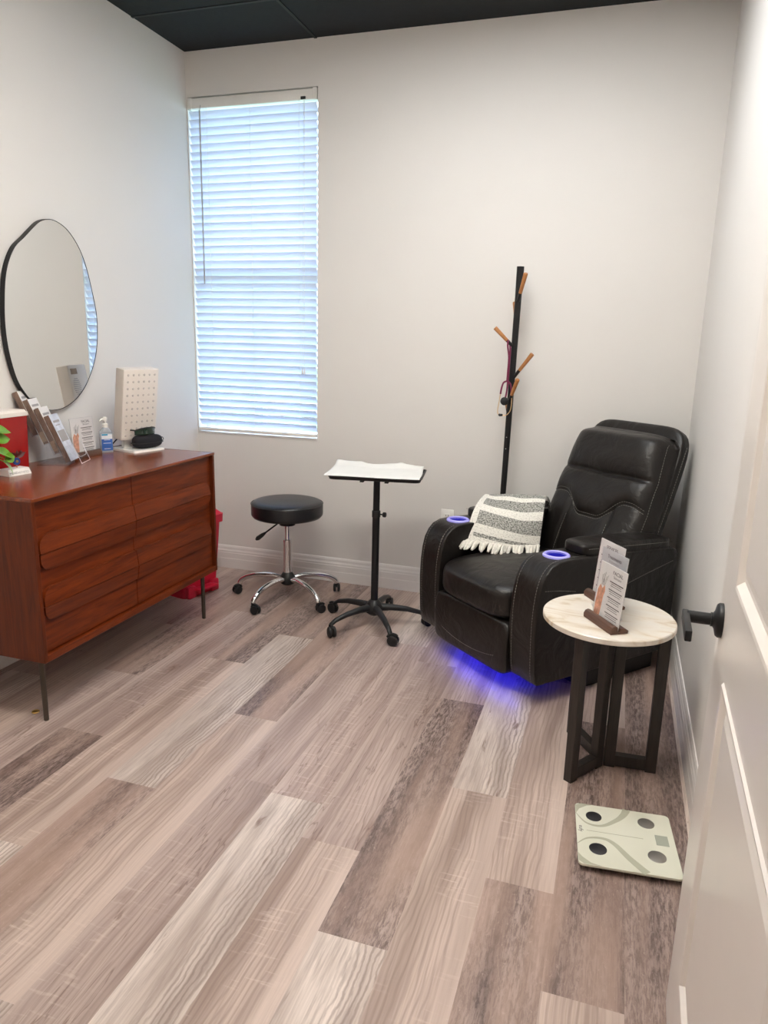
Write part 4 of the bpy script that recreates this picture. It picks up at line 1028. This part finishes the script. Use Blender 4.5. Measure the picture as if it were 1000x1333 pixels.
    loop = [i for i in range(nu)] + [j*nu+nu-1 for j in range(1, nv)] + [(nv-1)*nu+i for i in range(nu-2, -1, -1)] + [j*nu for j in range(nv-2, 0, -1)]
    b0 = len(vv); lv = []
    for q, (dn, sc) in enumerate(((-.018, 1.012), (-.045, 1.012), (-.06, .97))):
        ids = []
        for i in loop:
            p = vv[i].copy(); c_ = B0+BT*(.675*.5); dd = p-c_
            al = dd.dot(BT); nr = dd.dot(BN); p2 = c_+BT*(al*(1 if q < 2 else .985)) + BN*dn; p2.x = p.x*sc; ids.append(len(vv)); vv.append(p2)
        lv.append(ids)
    prev = loop
    for ids in lv:
        k = len(ids)
        for i in range(k): ff.append((prev[i], ids[i], ids[(i+1) % k], prev[(i+1) % k]))
        prev = ids
    ff.append(tuple(prev))
    g.raw(vv, ff); bk = put('back_cushion', g, 'leather', t, smooth=180)
    g = G(); e = .0012
    seamf = lambda a: .335 + .145*smoothstep(.16, .62, a) - .03*smoothstep(.72, 1, a)
    for dz in (.012, -.010): stitches(g, [back_front(x, seamf(abs(x))+dz, e) for x in [-.93+i*.031 for i in range(61)]])
    for sx in (-1, 1):
        stitches(g, [back_front(sx*(.42+.06*(1-k)*0), .30*k+.02, e) for k in [i/14 for i in range(15)]])
        stitches(g, [back_front(sx*.955, .03+.92*k, e) for k in [i/40 for i in range(41)]])
    put('stitching', g, 'stitch', bk)
    # outer back shell
    g = G()
    def shell(q):
        tt = (q.z+.385)/.77; hw = 1-.10*tt**2
        p = B0 + BT*(-.03+.775*tt) + BN*(q.y*-1-.070); p.x = q.x*hw; return p
    g.puff(.310, .040, .385, 7, 18, shell); sh = put('back_shell', g, 'leather', t, smooth=180)
    g = G()
    for sx in (-1, 1):
        P = [shell(Vector((sx*.309, -.006, z))) + Vector((sx*.0015, 0, 0)) for z in [-.34+i*.018 for i in range(37)]]; stitches(g, P)
    put('stitching', g, 'stitch', sh)
    g = G(); g.box((0, .085, .092), (.46, .020, .012), .003); put('light_strip', g, 'led_blue', t, smooth=0)
build_recliner()

# throw blanket
def build_blanket():
    t = thing('throw_blanket', 'grey and cream striped knit throw with a fringe draped over the recliner', 'blanket', RO, RA)
    bl = [Vector(p) for p in ((-.262, .135, .524), (-.13, .275, .510), (-.068, .435, .505))]
    tp = [Vector(p) for p in ((-.400, .365, .700), (-.305, .465, .712), (-.200, .585, .712))]
    bk = [Vector(p) for p in ((-.425, .44, .640), (-.34, .56, .650), (-.24, .66, .655))]
    def q3(P, u): return P[0]*((1-u)*(1-2*u)) + P[1]*(4*u*(1-u)) + P[2]*(u*(2*u-1))
    def fn(u, v, off=0):
        a, b, c = q3(bl, u), q3(tp, u), q3(bk, u)
        if v < .86:
            k = v/.86; p = a.lerp(b, k); bul = Vector((.55, -.55, .62)); p = p + bul*(.066*math.sin(PI*k)**.9+off) + Vector((0, 0, .010*math.sin(u*5+k*3)*math.sin(PI*k)))
            p += bul*(.006*math.sin(u*14+k*2)*k)
        else:
            k = (v-.86)/.14; p = b.lerp(c, k) + Vector((.3, -.3, .9))*(.012*math.sin(PI*k)+off)
        return p
    nu, nv = 41, 61; me = bpy.data.meshes.new('cloth')
    vv = [fn(i/(nu-1), j/(nv-1)) for j in range(nv) for i in range(nu)]
    ff = [(j*nu+i, j*nu+i+1, (j+1)*nu+i+1, (j+1)*nu+i) for j in range(nv-1) for i in range(nu-1)]
    me.from_pydata(vv, [], ff); uv = me.uv_layers.new(name='UVMap')
    for p in me.polygons:
        p.use_smooth = True
        for li in p.loop_indices:
            i = me.loops[li].vertex_index; uv.data[li].uv = ((i % nu)/(nu-1), (i//nu)/(nv-1) + .10*((i % nu)/(nu-1)-.35))
    me.materials.append(M['blanket']); o = bpy.data.objects.new('cloth', me); COL.objects.link(o); o.parent = t
    m_ = o.modifiers.new('thick', 'SOLIDIFY'); m_.thickness = .022; m_.offset = -1
    b_ = o.modifiers.new('soft', 'BEVEL'); b_.width = .008; b_.segments = 3; b_.limit_method = 'ANGLE'; b_.angle_limit = math.radians(50)
    g = G(); rnd = random.Random(9)
    for i in range(30):
        u = (i+.5)/30; a = fn(u, 0); d = (fn(u, 0)-fn(u, .1)); d.z = 0; d.normalize(); s = Vector((rnd.uniform(-.012, .012), rnd.uniform(-.012, .012), 0)); ln = rnd.uniform(.035, .055)
        p = [a+Vector((0, 0, .006)), a+d*ln*.35+Vector((0, 0, .004))+s*.4, a+d*ln*.75+Vector((0, 0, -.014))+s, a+d*ln+Vector((0, 0, -.022))+s*1.4]
        g.tube(curve_pts(p, 12), [.0075, .0085, .007, .0065, .0075, .0085, .0090, .0085, .008, .007, .0065, .006, .004][:len(curve_pts(p, 12))], 7)
    put('fringe', g, 'fringe', t, smooth=60)
build_blanket()

# ------------------------------------------------------------------ coat rack and stethoscope
def build_rack():
    b = Vector((1.920, -.130, 0)); tp = Vector((1.946, -.128, 1.808)); t = thing('coat_rack', 'slim black coat rack with wooden pegs behind the recliner', 'coat rack', b)
    g = G(); d = tp-b; g.tube([Vector((0, 0, .01)), d*.5, d*.92, d], [.0145, .0155, .0165, .0185], 20); put('pole', g, 'black_metal', t, smooth=50)
    g = G(); g.lathe([(.105, 0), (.105, .010), (.098, .016), (.022, .020), (.018, .05)], n=36); put('base', g, 'black_metal', t)
    ax = lambda z: d*(z/1.808)
    pegs = [((1.947, -.150, 1.640), (1.984, -.205, 1.770)), ((1.938, -.118, 1.545), (1.917, -.052, 1.640)), ((1.930, -.14, 1.425), (1.842, -.165, 1.512)), ((1.948, -.135, 1.268), (2.037, -.160, 1.388)), ((1.934, -.150, 1.145), (1.978, -.205, 1.262)), ((1.928, -.118, 1.080), (1.905, -.055, 1.150))]
    for a, e in pegs:
        a, e = Vector(a)-b, Vector(e)-b; m = a.lerp(e, .30)
        g = G(); g.tube([a, m], [.0085, .0085], 12); pg = put('hook', g, 'black_metal', t)
        g = G(); g.tube([m, m.lerp(e, .5), e-(e-m).normalized()*.002, e], [.0088, .0098, .0108, .0095], 14); put('peg', g, 'hook_wood', pg)
    g = G()
    for z in (.90, .96): g.sphere(ax(z)+Vector((-.002, -.0155, 0)), .003, n=8)
    put('screw', g, 'steel', t)
build_rack()
def build_steth():
    t = thing('stethoscope', 'burgundy stethoscope with gold ear tubes hanging from a coat rack peg', 'stethoscope', (1.92, -.165, 1.24)); o = Vector((1.92, -.165, 1.24))
    V = lambda P: [Vector(p)-o for p in P]
    Y = -.165
    g = G(); g.tube(curve_pts(V([(1.919, Y, 1.244), (1.920, Y, 1.291), (1.921, Y, 1.367), (1.912, Y-.002, 1.425), (1.912, Y+.010, 1.448), (1.917, Y+.030, 1.440), (1.924, Y+.012, 1.40), (1.925, Y, 1.355), (1.924, Y, 1.279), (1.922, Y-.004, 1.203), (1.916, Y-.006, 1.162)]), 60), .0045, 8); tb = put('tube', g, 'burgundy', t)
    g = G(); g.tube(curve_pts(V([(1.919, Y, 1.250), (1.902, Y, 1.240), (1.894, Y, 1.214), (1.890, Y, 1.183)]), 18), .0046, 8); g.tube(curve_pts(V([(1.919, Y, 1.250), (1.935, Y, 1.238), (1.943, Y, 1.213), (1.945, Y, 1.182)]), 18), .0046, 8); put('yoke', g, 'burgundy', t)
    for pts in ([(1.890, Y, 1.186), (1.885, Y, 1.143), (1.880, Y, 1.104), (1.882, Y, 1.084), (1.890, Y, 1.078)], [(1.945, Y, 1.185), (1.949, Y, 1.152), (1.946, Y, 1.107), (1.934, Y, 1.084), (1.920, Y, 1.075), (1.904, Y, 1.076)]):
        g = G(); g.tube(curve_pts(V(pts), 30), .0024, 8); e = put('ear_tube', g, 'gold_tube', t)
        g = G(); a, b_ = V(pts)[-2:]; d = (b_-a).normalized(); g.tube([b_-d*.004, b_, b_+d*.008, b_+d*.011], [.004, .0065, .006, .003], 10); put('ear_tip', g, 'black_plastic', e)
    g = G(); R = Matrix.Translation(Vector((1.914, Y-.008, 1.148))-o) @ Matrix.Rotation(PI/2, 4, 'X'); g.lathe([(0, -.006), (.016, -.006), (.021, 0), (.021, .005), (.018, .007), (0, .0075)], n=24, mx=R); put('chest_piece', g, 'black_plastic', t)
build_steth()

# ------------------------------------------------------------------ side table with three signs, bathroom scale
TX, TY, TZ = 2.508, -1.497, .553
def build_table():
    t = thing('side_table', 'round marble-topped side table on dark wooden frames', 'side table', (TX, TY, 0))
    g = G(); R = .2165; g.lathe([(0, TZ-.020), (R-.003, TZ-.020), (R, TZ-.017), (R, TZ-.003), (R-.003, TZ), (0, TZ)], n=72); put('tabletop', g, 'marble', t, smooth=40)
    c = Vector((.022, .000, 0)); top = TZ-.020
    for (ex, ey) in ((2.425-TX, -1.655-TY), (2.713-TX, -1.487-TY), (2.412-TX, -1.315-TY)):
        e = Vector((ex, ey, 0)); d = (e-c); L = d.length; d.normalize(); an = math.atan2(d.y, d.x)
        mx = Matrix.Translation(c) @ Matrix.Rotation(an, 4, 'Z'); wd, th = .030, .038
        g = G(mx); g.box((L-.018, 0, top/2), (.036, wd, top), .0015); g.box((.028, 0, top/2), (.036, wd, top), .0015); g.box((L/2, 0, .026), (L-.04, wd-.001, .040), .0015); g.box((L/2, 0, top-.018), (L-.04, wd-.001, .034), .0015)
        put('leg_frame', g, 'dark_wood', t, smooth=0)
build_table()
sg = math.radians(-57)
menu_sign('front facial menu with a peach picture on the marble table', (2.497, -1.590, TZ), sg)
menu_sign('grey printed card in the middle of the three on the marble table', (2.497, -1.475, TZ), sg, .150, .205, 'acrylic', False, 'Treatments', 'Restorative', 'card_grey')
menu_sign('rearmost printed card on the marble table nearest the recliner', (2.487, -1.372, TZ), sg, .150, .210, 'walnut', False, 'SERVICES', 'Menu')

def build_scale():
    P = [Vector((2.468, -1.803, 0)), Vector((2.745, -1.771, 0)), Vector((2.759, -2.055, 0)), Vector((2.478, -2.079, 0))]
    c = sum(P, Vector())/4; ex = ((P[1]+P[2])-(P[0]+P[3])).normalized(); an = math.atan2(ex.y, ex.x)
    t = thing('bathroom_scale', 'cream glass bathroom scale on the floor beside the open door', 'bathroom scale', c, an)
    S = .1405; zt = .026
    g = G(); frustum(g, (S, S), (S, S), zt-.008, zt, .014, 6); pf = put('platform', g, 'scale_glass', t, smooth=40, bevel=.0012, seg=2)
    g = G(); frustum(g, (.115, .115), (.12, .12), .009, zt-.008, .02); put('body', g, 'black_plastic', t)
    for sx in (-1, 1):
        for sy in (-1, 1):
            g = G(); g.lathe([(.018, 0), (.020, .004), (.018, .010)], (sx*.095, sy*.095, 0), 18); put('foot', g, 'black_plastic', t)
    e = .0004
    for x, y, r, m in ((-.086, .082, .0235, 'scale_dark'), (-.083, -.068, .0250, 'scale_dark'), (.068, .086, .0245, 'scale_light'), (.080, -.062, .0255, 'scale_light')):
        g = G(); g.lathe([(r, 0), (r, .0008), (r-.0008, .0011), (0, .0011)], (x, y, zt-.0001), 36)
        el = put('electrode', g, m, t, smooth=30); el['label'] = 'round %s metal contact' % ('dark' if m == 'scale_dark' else 'pale')
    g = G(); g.box((.104, .014, zt+e/2), (.036, .046, e)); put('display', g, 'scale_lcd', t, smooth=0)
    def band(pts, w0, w1, wm):
        pts = curve_pts(pts, 40); n = len(pts); vv = []
        for i, p in enumerate(pts):
            k = i/(n-1); d = (pts[min(i+1, n-1)]-pts[max(i-1, 0)]).normalized(); s = Vector((-d.y, d.x, 0)); wd = (w0*(1-k)+w1*k)+(wm)*math.sin(PI*k)
            vv += [p+s*wd/2, p-s*wd/2]
        return vv, [(2*i, 2*i+1, 2*i+3, 2*i+2) for i in range(n-1)]
    g = G()
    for pts, a, b, m in (([(-.140, .090, zt+e), (-.110, .046, zt+e), (-.065, .041, zt+e), (-.020, .078, zt+e), (.004, .110, zt+e), (.016, .1395, zt+e)], .002, .024, .0), ([(-.140, -.056, zt+e), (-.110, -.026, zt+e), (-.065, -.018, zt+e), (-.034, -.036, zt+e), (.002, -.088, zt+e), (.044, -.1395, zt+e)], .002, .024, .0)):
        vv, ff = band(pts, a, b, m); g.raw(vv, ff)
    for q in ([(-.1395, .128), (-.1395, .085), (-.128, .112), (-.105, .132), (-.085, .1395), (-.125, .1395)], [(-.1395, -.095), (-.1395, -.128), (-.125, -.1395), (-.075, -.1395), (-.105, -.132), (-.128, -.112)]):
        g.raw([(x, y, zt+e) for x, y in q], [tuple(range(len(q)))])
    g.box((-.030, .010, zt+e/2), (.162, .0022, e)); put('pattern', g, 'scale_pattern', pf, smooth=0, fix=False)
    mt = Matrix.Translation((-.132, .030, zt+.0003)) @ Matrix.Rotation(-PI/2, 4, 'Z')
    text('lettering', 'eufy', .018, 'ink', pf, mt, ext=.0002)
build_scale()
